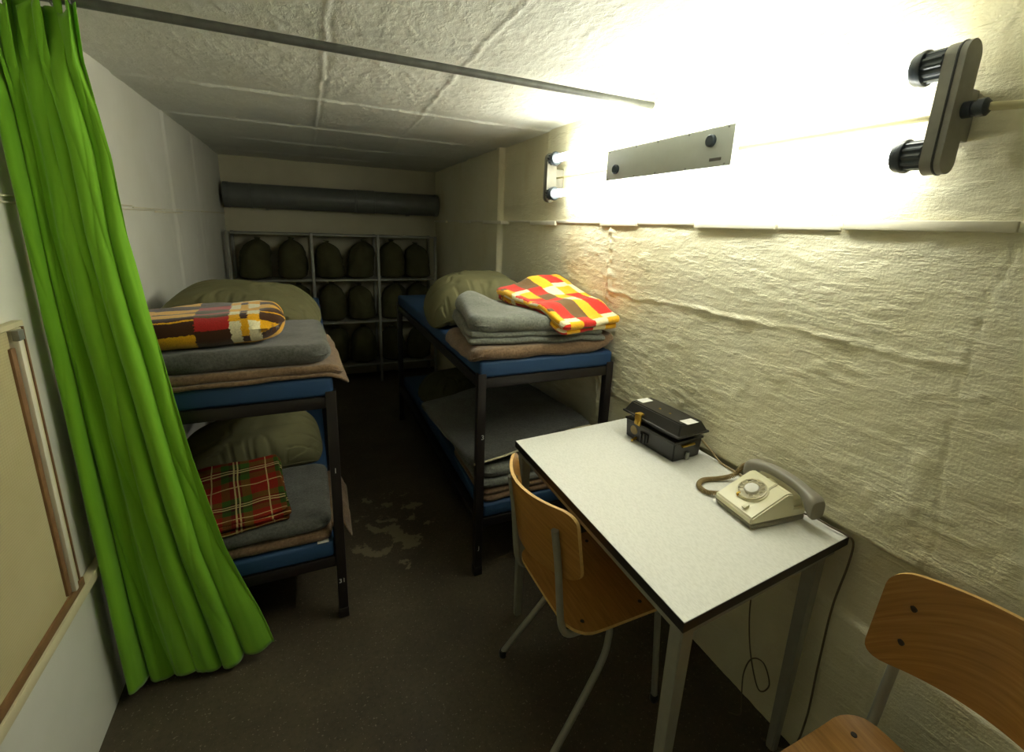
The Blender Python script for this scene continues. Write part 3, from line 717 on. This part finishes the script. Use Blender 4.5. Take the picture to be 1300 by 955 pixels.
cloth_stack('blanket', 'bright red, yellow and cream plaid blanket folded on top of the upper right bunk', 'blanket', M['plaid_red'],
            [(0.905, 1.29, 1.63, 2.14, TOP + 0.155, TOP + 0.182), (0.90, 1.30, 1.61, 2.15, TOP + 0.181, TOP + 0.214)], warp_R, 'plaid blankets on the bunks', 15, 0.007)
pillow('pillow', 'olive green pillow on the upper right bunk behind the grey blanket roll', 0.60, 0.50, 0.25, (0.885, 2.46, TOP + 0.001), math.radians(-8), (math.radians(6), math.radians(-2)), 11, group='olive pillows')
# --- right bunk, lower
cloth_stack('blanket', 'brown wool blanket at the bottom of the lower right bunk pile', 'blanket', M['wool_brown'],
            [(0.645, 1.225, 1.66, 2.15, LOW + 0.001, LOW + 0.030), (0.645, 1.225, 1.665, 2.14, LOW + 0.030, LOW + 0.058)], None, 'wool blankets on the bunks', 21, 0.004)
cloth_stack('blanket', 'grey wool blanket folded on the brown one of the lower right bunk', 'blanket', M['wool_grey'],
            [(0.63, 1.215, 1.665, 2.12, LOW + 0.063, LOW + 0.102), (0.63, 1.21, 1.67, 2.12, LOW + 0.101, LOW + 0.165)], None, 'wool blankets on the bunks', 22, 0.005)
def warp_C(V):
    V[:, 2] += 0.07 * sstep(0.62, 1.15, V[:, 0]) - 0.05 * np.maximum(0, 0.66 - V[:, 0]) * 8 * 0.12; return rot_about(V, (0.86, 2.0, .55), math.radians(4))
cv = cloth_stack('blanket', 'grey green quilt with a pale edge spread over the lower right bunk pile', 'blanket', M['wool_dark'],
            [(0.56, 1.20, 1.69, 2.45, LOW + 0.185, LOW + 0.215)], warp_C, None, 24, 0.006)
off = Vector(cv.location)
pts = np.array([(x, 1.688, LOW + 0.200) for x in np.linspace(0.575, 1.19, 24)]); pts = warp_C(pts)
obj('pale_edge', tube_bm([tuple(p) for p in pts], 0.005, 8), M['edge'], cv)
pillow('pillow', 'dark olive pillow at the far end of the lower right bunk', 0.52, 0.36, 0.20, (0.92, 2.95, LOW + 0.001), math.radians(5), (0, 0), 17, group='olive pillows', mat=M['olive_dark'])

# ------------------------------------------------------------------ back shelf with sacks
SY0, SY1 = 4.48, 4.80
rk = thing('shelf_rack', 'grey steel shelving against the back wall filled with olive sacks', 'shelf', (0.27, 4.64, 0))
UX = [-0.600, 0.040, 0.612, 1.160]; SZ = [0.18, 0.615, 1.018, 1.425]
for x in UX:
    for y in (SY0, SY1 - 0.03): obj('upright', box_bm(x - 0.012, x + 0.012, y, y + 0.03, 0, 1.437, bev=0.002), M['rack'], rk)
for z in SZ: obj('shelf_board', box_bm(UX[0] + 0.0125, UX[-1] - 0.0125, SY0 + 0.012, SY1 - 0.001, z - 0.009, z + 0.006, bev=0.001), M['rack'], rk)
def sack_mesh(seed, h, rx, ry):
    nu, nv = 36, 26
    a, t = np.meshgrid(np.linspace(0, 2 * PI, nu, endpoint=False), np.linspace(0, 1, nv), indexing='ij')
    prof = np.interp(t, [0, 0.02, 0.08, 0.25, 0.5, 0.7, 0.83, 0.92, 1.0], [0.6, 0.8, 0.94, 1.0, 0.99, 0.92, 0.76, 0.50, 0.14])
    n = fbm(np.cos(a) * 1.6 + seed, np.sin(a) * 1.6, t * 2.4, 3); wr = -np.abs(vnoise(np.cos(a) * 1.5 + seed, np.sin(a) * 1.5, t * 9 + seed))
    k = prof * (1 + 0.10 * n + 0.07 * wr)
    lean = 0.035 * np.sin(seed * 2.1)
    V = np.stack([np.cos(a) * rx * k + lean * t * t, np.sin(a) * ry * k, h * t + 0.004 * n * (t > 0.05)], -1).reshape(-1, 3)
    idx = np.arange(nu * nv).reshape(nu, nv); nx = np.roll(idx, -1, 0)
    F = np.stack([idx[:, :-1], nx[:, :-1], nx[:, 1:], idx[:, 1:]], -1).reshape(-1, 4).tolist() + [idx[::-1, 0].tolist(), idx[:, -1].tolist()]
    V[:, 2] = np.maximum(V[:, 2], 0)
    return V, F, lean
rows = [('top shelf', 1.0245), ('second shelf', 0.6215), ('third shelf', 0.1865)]
slots = []
for a, b in zip(UX, UX[1:]):
    wd = b - a - 0.03; slots += [a + 0.015 + wd * 0.25, a + 0.015 + wd * 0.75]
protos = []
for s, (h, ry) in enumerate([(0.345, 0.145), (0.33, 0.14), (0.35, 0.14)]):
    V, F, lean = sack_mesh(s * 1.9 + 0.7, h, 0.131, ry)
    protos.append((V, F, lean, h))
cnt = 0; ORD = ['first', 'second', 'third', 'fourth', 'fifth', 'sixth']
meshes = {}
for r, (rn, z) in enumerate(rows):
    for c, x in enumerate(slots):
        k = (c * 2 + r) % 3; V, F, lean, h = protos[k]
        root = thing('kit_bag', f'olive canvas sack on the {rn} of the back rack, {ORD[c]} from the left', 'sack', (x, 4.645, z), 0, 'sacks on the back rack')
        if k not in meshes:
            body = np_obj('bag_body', V, F, M['olive_dark'], root, local=True)
            neck = obj('tied_neck', lathe_bm([(0.017, 0), (0.014, 0.01), (0.020, 0.018), (0.026, 0.028), (0.012, 0.030)], (lean, 0, h - 0.012), (0.1, 0, 1), 14, lambda q, rr: 1 + 0.12 * math.sin(q * 2.7)), M['olive_dark'], root, local=True)
            meshes[k] = (body, neck)
        else:
            for q in meshes[k]:
                d = q.copy(); COL.objects.link(d); d.parent = root
# ------------------------------------------------------------------ duct on the back wall
dz, dy, dr = 1.737, 4.70, 0.102
du = thing('duct', 'thick dark grey pipe mounted along the back wall above the sack rack', 'pipe', (0.32, dy, dz))
def duct_pts(x0, x1): return [(x, dy, dz + 0.002 * math.sin(x * 5)) for x in np.linspace(x0, x1, 14)]
obj('pipe_run', lathe_bm([(dr, 0), (dr, 1.85)], (-0.618, dy, dz - 0.002), (1, 0, 0), 32), M['duct'], du)
for x, wd, rr in ((-0.618, 0.045, 0.106), (-0.42, 0.02, 0.105), (0.43, 0.02, 0.1065), (0.45, 0.16, 0.105), (0.60, 0.02, 0.1065), (1.195, 0.04, 0.106)):
    obj('collar', lathe_bm([(rr - 0.006, 0), (rr, 0.004), (rr, wd - 0.004), (rr - 0.006, wd)], (x, dy, dz - 0.002), (1, 0, 0), 32), M['duct'], du)
for x in (-0.30, 0.95): obj('hanger', box_bm(x - 0.012, x + 0.012, dy + 0.03, YB + 0.0, dz - 0.115, dz - 0.098), M['rack'], du)

# ------------------------------------------------------------------ table
TZ = 0.772
tb = thing('table', 'white topped table with black edging and grey steel legs against the right wall', 'table', (0.975, 0.99, 0))
c0, c1, c2, c3 = (0.662, 0.548), (1.296, 0.596), (1.292, 1.462), (0.672, 1.420)
def poly_prism(cs, z0, z1, inset=0.0):
    m = Vector((sum(c[0] for c in cs) / 4, sum(c[1] for c in cs) / 4)); P = []
    for c in cs:
        d = Vector(c) - m; P.append((c[0] - math.copysign(inset, d.x), c[1] - math.copysign(inset, d.y), z0))
    bm = bmesh.new(); add_prism(bm, P, (0, 0, z1 - z0)); return bm
cs = [c0, c1, c2, c3]
bm = poly_prism(cs, TZ - 0.026, TZ - 0.0012); obj('edge_band', bm, M['black_edge'], tb, smooth=0)
bm = poly_prism(cs, TZ - 0.0012, TZ, 0.0012); obj('tabletop', bm, M['laminate'], tb, smooth=0)
ins = 0.020
def inset_pt(c):
    return (c[0] + (ins if c[0] < 1 else -ins), c[1] + (ins if c[1] < 1 else -ins))
q = [inset_pt(c) for c in cs]
for a, b in ((0, 1), (1, 2), (2, 3), (3, 0)):
    d = (Vector(q[b]) - Vector(q[a])); ln = d.length; ang = math.atan2(d.y, d.x)
    bm = box_bm(0.015, ln - 0.015, -0.010, 0.010, TZ - 0.052, TZ - 0.0265, bev=0.002)
    bmesh.ops.rotate(bm, verts=bm.verts, cent=(0, 0, 0), matrix=Matrix.Rotation(ang, 3, 'Z')); bmesh.ops.translate(bm, verts=bm.verts, vec=(q[a][0], q[a][1], 0))
    obj('apron', bm, M['table_steel'], tb)
for i, c in enumerate(q):
    sx = -1 if c[0] < 1 else 1; sy = -1 if c[1] < 1 else 1
    ox, oy = (0.0 if sx > 0 else 0.0), 0.0
    hw = 0.019
    if i == 1: c = (c[0] - 0.035, c[1] + 0.01)
    bm = bmesh.new(); v = []
    for z, h, o in ((0.0, 0.013, 0.0), (0.55, 0.016, 0.0), (TZ - 0.0265, 0.019, 0)):
        cx_, cy_ = c[0] - sx * 0.008, c[1] - sy * 0.008
        v.append([bm.verts.new((cx_ + a * h, cy_ + b * h, z)) for a, b in ((-1, -1), (1, -1), (1, 1), (-1, 1))])
    for a, b in zip(v, v[1:]):
        for k in range(4): bm.faces.new((a[k], a[(k + 1) % 4], b[(k + 1) % 4], b[k]))
    bm.faces.new(v[0][::-1]); bm.faces.new(v[-1])
    bmesh.ops.bevel(bm, geom=[e for e in bm.edges if abs((e.verts[0].co - e.verts[1].co).z) > 0.1], offset=0.004, segments=2, affect='EDGES')
    obj('leg', bm, M['table_steel'], tb)

# ------------------------------------------------------------------ chairs
def curved_panel(wd, z0, z1, fx, rc, th=0.010, nu=28, nv=18):
    """panel whose midsurface is x = fx(y, z); corners rounded"""
    s, t = np.meshgrid(np.linspace(-1, 1, nu), np.linspace(-1, 1, nv), indexing='ij'); hh = (z1 - z0) / 2; hw = wd / 2
    Y = s * hw; Z = t * hh
    ax, az = np.abs(Y) - (hw - rc), np.abs(Z) - (hh - rc); both = (ax > 0) & (az > 0)
    m = np.maximum(ax, az); d = np.hypot(ax, az); k = np.where(both, np.where(d > 0, m / np.maximum(d, 1e-9), 1), 1)
    Y = np.where(both, np.sign(Y) * (hw - rc + ax * k), Y); Z = np.where(both, np.sign(Z) * (hh - rc + az * k), Z)
    return Y, Z + (z0 + z1) / 2, s, t
def chair_parts(root):
    def panel(name, Y, Z, X, th, nrm):
        A = np.stack([X, Y, Z], -1).reshape(-1, 3); B = A + np.asarray(nrm) * th; n = len(A); nu, nv = Y.shape
        idx = np.arange(n).reshape(nu, nv); F = np.stack([idx[:-1, :-1], idx[1:, :-1], idx[1:, 1:], idx[:-1, 1:]], -1).reshape(-1, 4)
        lp = list(idx[:, 0]) + list(idx[-1, 1:]) + list(idx[-2::-1, -1]) + list(idx[0, -2:0:-1])
        S = [(lp[i], lp[(i + 1) % len(lp)], lp[(i + 1) % len(lp)] + n, lp[i] + n) for i in range(len(lp))]
        uv = np.stack([Y.ravel(), (Z + X).ravel()], -1)
        allF = F.tolist() + (F[:, ::-1] + n).tolist() + S
        o = np_obj(name, np.vstack([A, B]), allF, M['plywood'], root, np.vstack([uv, uv]), local=True)
        o.data.materials.append(M['ply_edge'])
        mi = [0] * (2 * len(F)) + [1] * len(S); o.data.polygons.foreach_set('material_index', mi)
        bm = bmesh.new(); bm.from_mesh(o.data); bmesh.ops.recalc_face_normals(bm, faces=bm.faces); bm.to_mesh(o.data); bm.free()
        o.data.set_sharp_from_angle(angle=math.radians(40)); return o
    Y, Z, s, t = curved_panel(0.385, 0.618, 0.842, None, 0.038)
    X = -0.200 + 0.078 * (np.abs(Y) / 0.19) ** 2.0 - 0.16 * (Z - 0.72)
    bk = panel('backrest', Y, Z, X, 0.010, (-1, 0, 0))
    Y, X2, s, t = curved_panel(0.385, -0.13, 0.25, None, 0.07)
    Z = 0.430 + 0.016 * np.clip((-(X2) - 0.02) / 0.1, 0, 1) ** 2 - 0.010 * np.clip((X2 - 0.19) / 0.06, 0, 1) ** 2 - 0.006 * (1 - (Y / 0.19) ** 2)
    st = panel('seat', Y, Z, X2, 0.011, (0, 0, 1))
    for sy in (-1, 1):
        y = 0.150 * sy
        pts = [(-0.181, y * 0.97, 0.775), (-0.164, y * 0.98, 0.66), (-0.150, y, 0.52), (-0.140, y, 0.455), (-0.118, y, 0.418), (-0.07, y, 0.412), (0.0, y, 0.412), (0.12, y, 0.412), (0.185, y, 0.408), (0.215, y, 0.385), (0.225, y, 0.34), (0.250, y * 1.05, 0.02)]
        obj('side_frame', tube_bm(pts, 0.0105, 12, 5), M['table_steel'], root, local=True)
        pts = [(-0.04, y * 0.9, 0.402), (0.01, y * 0.9, 0.400), (0.036, y * 0.94, 0.380), (0.036, y * 0.98, 0.34), (0.0, y * 1.06, 0.25), (-0.165, y * 1.25, 0.02)]
        obj('rear_leg', tube_bm(pts, 0.0105, 12, 6), M['table_steel'], root, local=True)
        for fx, fy in ((0.250, y * 1.05), (-0.165, y * 1.25)):
            obj('foot_plug', lathe_bm([(0.012, 0), (0.0135, 0.004), (0.0135, 0.024), (0.0115, 0.028)], (fx, fy, 0.0), (0, 0, 1), 14), M['bakelite'], root, local=True)
        for z in (0.765, 0.680):
            xs = -0.200 + 0.078 * (0.145 / 0.19) ** 2.0 - 0.16 * (z - 0.72)
            obj('screw', lathe_bm([(0.0075, -0.001), (0.007, 0.0025), (0.003, 0.0032)], (xs, y * 0.97, z), (1, 0, -0.15), 14), M['dark_metal'], bk, local=True)
        for x in (-0.07, 0.14): obj('screw', lathe_bm([(0.007, -0.001), (0.006, 0.0022), (0.003, 0.0028)], (x, y, 0.4405 - 0.006 * (1 - (0.15 / 0.19) ** 2) + (0.004 if x < 0 else 0)), (0, 0, 1), 12), M['dark_metal'], st, local=True)
    obj('crossbar', tube_bm([(0.02, -0.13, 0.398), (0.02, 0.13, 0.398)], 0.009, 10), M['table_steel'], root, local=True)
ch = thing('plywood_chair', 'honey plywood chair with grey tubular legs pushed under the table', 'chair', (0.735, 1.048, 0), 0, 'plywood chairs')
chair_parts(ch)
ch2 = copy_tree(ch); ch2.location = (1.014, 0.246, 0); ch2.rotation_euler = (0, 0, PI)
ch2['label'] = 'honey plywood chair at the bottom right with its back to the right wall'

# ------------------------------------------------------------------ field telephone
fp = thing('field_telephone', 'black bakelite field telephone box with brass clasps on the table by the wall', 'telephone', (1.17, 1.2, TZ + 0.0005), math.radians(0))
fz = TZ + 0.0005
Rz = Matrix.Rotation(math.radians(4), 3, 'Z'); FC = (1.175, 1.20, fz)
def fbox(bm, *a, **k): return add_box(bm, *a, **k)
def frot(bm):
    bmesh.ops.rotate(bm, verts=bm.verts, cent=FC, matrix=Rz); return bm
def taper_box(x0, x1, y0, y1, z0, z1, tx, ty, bev=0.004):
    bm = bmesh.new(); vs_ = add_box(bm, x0, x1, y0, y1, z0, z1)
    for v in bm.verts:
        if v.co.z > (z0 + z1) / 2:
            v.co.x += -tx if v.co.x > (x0 + x1) / 2 else tx; v.co.y += -ty if v.co.y > (y0 + y1) / 2 else ty
    bmesh.ops.bevel(bm, geom=list(bm.edges), offset=bev, segments=2, affect='EDGES'); return bm
body = obj('body', frot(taper_box(1.115, 1.245, 1.085, 1.325, fz, fz + 0.072, -0.004, -0.004)), M['bakelite'], fp)
obj('rim', frot(box_bm(1.108, 1.252, 1.078, 1.332, fz + 0.070, fz + 0.079, bev=0.003)), M['bakelite'], fp)
obj('handset_rest', frot(box_bm(1.125, 1.235, 1.10, 1.31, fz + 0.079, fz + 0.099, bev=0.004)), M['bakelite'], fp)
tilt = Matrix.Rotation(math.radians(-4), 3, 'X')
def lidify(bm):
    bmesh.ops.rotate(bm, verts=bm.verts, cent=FC, matrix=Rz); return bm
lid = obj('lid', lidify(taper_box(1.106, 1.254, 1.066, 1.342, fz + 0.102, fz + 0.142, 0.024, 0.016, 0.004)), M['bakelite'], fp)
obj('lid_rim', lidify(box_bm(1.103, 1.257, 1.063, 1.345, fz + 0.098, fz + 0.106, bev=0.003)), M['bakelite'], lid)
for y0, y1 in ((1.295, 1.318), (1.078, 1.102)):
    obj('white_label', lidify(box_bm(1.150, 1.205, y0 - 0.006, y1 + 0.006, fz + 0.1418, fz + 0.1426)), M['paper'], lid)
for y in (1.22, 1.17): obj('rivet', lidify(lathe_bm([(0.005, 0), (0.003, 0.002)], (1.17, y, fz + 0.1415), (0, 0, 1), 10)), M['brass'], lid)
cl = bmesh.new(); add_box(cl, 1.090, 1.096, 1.233, 1.263, fz + 0.078, fz + 0.122, bev=0.001); add_box(cl, 1.092, 1.112, 1.237, 1.259, fz + 0.118, fz + 0.124, bev=0.001)
add_box(cl, 1.086, 1.092, 1.241, 1.255, fz + 0.084, fz + 0.098, bev=0.001)
obj('clasp', frot(cl), M['brass'], fp)
cl = bmesh.new(); add_box(cl, 1.150, 1.20, 1.074, 1.079, fz + 0.054, fz + 0.062, bev=0.001); add_tube(cl, [(1.145, 1.077, fz + 0.058), (1.205, 1.077, fz + 0.058)], 0.004, 10)
obj('side_hinge', frot(cl), M['brass'], fp)
obj('side_lug', frot(box_bm(1.172, 1.186, 1.076, 1.086, fz, fz + 0.030, bev=0.002)), M['steel'], fp)
obj('crank_boss', frot(lathe_bm([(0.018, 0), (0.0175, 0.003), (0.010, 0.004)], (1.114, 1.282, fz + 0.040), (-1, 0, 0), 22)), M['cord_tan'], fp)
bm = bmesh.new(); add_box(bm, 1.106, 1.115, 1.205, 1.245, fz + 0.018, fz + 0.052, bev=0.002); add_box(bm, 1.099, 1.107, 1.212, 1.220, fz + 0.012, fz + 0.05, bev=0.002); add_box(bm, 1.099, 1.107, 1.230, 1.238, fz + 0.012, fz + 0.05, bev=0.002)
obj('terminal_block', frot(bm), M['bakelite'], fp)
obj('plug_pin', frot(tube_bm([(1.113, 1.268, fz + 0.012), (1.088, 1.262, fz + 0.010)], 0.005, 10)), M['brass'], fp)
# its lead on the wall side runs to the other telephone
tag(obj('cable', tube_bm([(1.268, 1.10, fz + 0.055), (1.276, 1.06, fz + 0.03), (1.277, 1.01, fz + 0.006), (1.274, 0.94, fz + 0.006), (1.268, 0.89, fz + 0.008)], 0.0035, 8, 8), M['cord_tan']),
    'tan lead lying along the wall edge of the table between the two telephones', 'cable')

# ------------------------------------------------------------------ rotary telephone
tp = thing('rotary_telephone', 'ivory rotary dial telephone with a grey handset on the white table', 'telephone', (1.16, 0.775, TZ + 0.0005))
PH = Matrix.Translation((1.150, 0.772, TZ + 0.0005)) @ Matrix.Rotation(math.radians(-6), 4, 'Z')
def place(bm):
    bmesh.ops.transform(bm, matrix=PH, verts=bm.verts); return bm
# local: x from -0.085 (front edge) to +0.10 (wall side), y +-0.069, z up
hw = 0.068
def phone_prism(prof, y0, y1, bev):
    bm = bmesh.new(); add_prism(bm, [(x, y0, z) for x, z in prof], (0, y1 - y0, 0)); bmesh.ops.recalc_face_normals(bm, faces=bm.faces)
    bmesh.ops.bevel(bm, geom=list(bm.edges), offset=bev, segments=3, affect='EDGES'); return bm
obj('base', place(phone_prism([(-0.080, 0.0), (0.105, 0.0), (0.108, 0.016), (-0.086, 0.016)], -hw - 0.001, hw + 0.001, 0.003)), M['phone_low'], tp)
hs = obj('housing', place(phone_prism([(-0.088, 0.015), (0.108, 0.015), (0.106, 0.040), (0.062, 0.042), (0.052, 0.088), (0.030, 0.092), (-0.088, 0.034)], -hw, hw, 0.004)), M['phone'], tp)
sl = math.atan2(0.092 - 0.034, 0.118); nrm = Vector((-math.sin(sl), 0, math.cos(sl)))
def on_slope(x, y, e=0.0): return Vector((x, y, 0.034 + (x + 0.088) * math.tan(sl))) + nrm * e
dc = on_slope(-0.020, 0.004)
DM = Matrix.Translation(dc) @ nrm.to_track_quat('Z', 'Y').to_matrix().to_4x4()
bm = bmesh.new(); add_lathe(bm, [(0.043, 0.0), (0.043, 0.003), (0.041, 0.0045), (0.010, 0.0048)], DM, 40); dial = obj('dial_plate', place(bm), M['phone'], tp)
bm = bmesh.new()
# finger wheel: ring with ten holes
NH = 10; outer = 0.0395; inner = 0.019
add_lathe(bm, [(outer, 0.006), (outer, 0.0085), (outer - 0.003, 0.009), (outer - 0.003, 0.006)], DM, 40)
for k in range(NH):
    a = math.radians(-50 + k * 28); c = Vector((0.0295 * math.cos(a), 0.0295 * math.sin(a), 0.0085))
    add_tube(bm, [DM @ (c + Vector((0.0062 * math.cos(b), 0.0062 * math.sin(b), 0))) for b in np.linspace(0, 2 * PI, 15)], 0.0012, 6, caps=False)
obj('finger_wheel', place(bm), M['wheel'], tp)
bm = bmesh.new(); add_lathe(bm, [(0.0195, 0.0), (0.0205, 0.008), (0.018, 0.013), (0.008, 0.0155), (0.001, 0.016)], DM, 32); obj('dial_centre', place(bm), M['paper'], tp)
bm = bmesh.new(); add_box(bm, -0.0025, 0.0025, -0.006, 0.006, 0.0, 0.010, bev=0.001); bmesh.ops.transform(bm, matrix=DM @ Matrix.Translation((-0.013, -0.037, 0)), verts=bm.verts); obj('finger_stop', place(bm), M['brass'], tp)
bm = bmesh.new(); add_box(bm, -0.006, 0.006, -0.009, 0.009, -0.002, 0.005, bev=0.0015); bmesh.ops.transform(bm, matrix=Matrix.Translation(on_slope(-0.070, -0.028, 0.003)) @ nrm.to_track_quat('Z', 'Y').to_matrix().to_4x4(), verts=bm.verts); obj('push_button', place(bm), M['phone'], tp)
bm = bmesh.new(); add_box(bm, -0.003, 0.003, -0.018, 0.018, -0.001, 0.001); bmesh.ops.transform(bm, matrix=Matrix.Translation(on_slope(0.022, -0.022)) @ nrm.to_track_quat('Z', 'Y').to_matrix().to_4x4(), verts=bm.verts); obj('badge', place(bm), M['edge'], tp)
# cradle and handset
for y in (-0.045, 0.045): obj('cradle_prong', place(box_bm(0.060, 0.104, y - 0.012, y + 0.012, 0.038, 0.062, bev=0.004)), M['phone'], tp)
def handset():
    bm = bmesh.new(); n = 30; rings = []; seg = 18
    for i in range(n + 1):
        u = -1 + 2 * i / n; y = u * 0.118; z = 0.104 - 0.030 * abs(u) ** 2.4
        e = max(0.0, (abs(u) - 0.55) / 0.45); e = e * e * (3 - 2 * e)
        hx = 0.017 + 0.011 * e; hz = 0.014 + 0.017 * e
        if abs(u) > 0.97: hx *= 0.86; hz *= 0.86
        zc = z - 0.010 * e
        r = []
        for k in range(seg):
            a = 2 * PI * k / seg; ca, sa = math.cos(a), math.sin(a)
            r.append(bm.verts.new((0.083 + hx * math.copysign(abs(ca) ** 0.6, ca), y, zc + hz * math.copysign(abs(sa) ** 0.6, sa))))
        rings.append(r)
    for a, b in zip(rings, rings[1:]):
        for k in range(seg): bm.faces.new((a[k], a[(k + 1) % seg], b[(k + 1) % seg], b[k]))
    bm.faces.new(rings[0][::-1]); bm.faces.new(rings[-1]); return bm
hso = tag(obj('handset', place(handset()), M['handset']), 'grey telephone handset lying across the cradle of the ivory telephone', 'handset')
# coiled cord: from the far end of the handset down to the table, round in a loop to the telephone's side
def coil(pts, R, r, turns, seg=6):
    P = crom(pts, 14); L = [0]
    for a, b in zip(P, P[1:]): L.append(L[-1] + (b - a).length)
    out = []; N = turns * 12; T0 = None; u = None
    for i in range(N + 1):
        s = L[-1] * i / N; j = min(len(P) - 2, max(0, next((q for q in range(len(L) - 1) if L[q + 1] >= s), len(P) - 2)))
        f_ = (s - L[j]) / max(1e-9, L[j + 1] - L[j]); p = P[j].lerp(P[j + 1], f_); T = (P[j + 1] - P[j]).normalized()
        u = T.orthogonal().normalized() if u is None else (u - T * u.dot(T)).normalized(); v = T.cross(u)
        a = 2 * PI * turns * i / N; out.append(p + (u * math.cos(a) + v * math.sin(a)) * R)
    bm = bmesh.new(); add_tube(bm, out, r, seg); return bm
zc = TZ + 0.0085
tag(obj('coiled_cord', coil([(1.238, 0.885, TZ + 0.075), (1.245, 0.905, TZ + 0.055), (1.225, 0.918, zc + 0.012), (1.18, 0.935, zc), (1.125, 0.945, zc), (1.085, 0.925, zc), (1.080, 0.890, zc), (1.100, 0.868, zc + 0.004), (1.115, 0.852, zc + 0.010)], 0.0062, 0.0021, 62), M['cord_tan']),
    'tan coiled telephone cord looping on the table beside the ivory telephone', 'cord')
tag(obj('telephone_lead', tube_bm([(1.255, 0.70, TZ + 0.014), (1.270, 0.675, TZ + 0.012), (1.274, 0.635, TZ + 0.010), (1.283, 0.600, TZ + 0.006), (1.293, 0.583, TZ - 0.010), (1.288, 0.580, TZ - 0.08), (1.280, 0.588, 0.55), (1.276, 0.585, 0.35), (1.279, 0.583, 0.15), (1.270, 0.60, 0.012), (1.22, 0.66, 0.006)], 0.0028, 8, 8), M['cord_dark']),
    'dark lead hanging from the wall corner of the table to the floor', 'cord')
tag(obj('loose_wire', tube_bm([(1.276, 0.80, 0.735), (1.276, 0.802, 0.60), (1.262, 0.806, 0.50), (1.258, 0.80, 0.36), (1.256, 0.77, 0.22), (1.254, 0.72, 0.12), (1.254, 0.69, 0.17), (1.254, 0.72, 0.225), (1.254, 0.76, 0.20), (1.252, 0.775, 0.12), (1.245, 0.76, 0.03), (1.22, 0.74, 0.006), (1.19, 0.76, 0.005)], 0.0022, 8, 8), M['cord_dark']),
    'thin wire drooping in a loop on the wall under the table', 'wire')
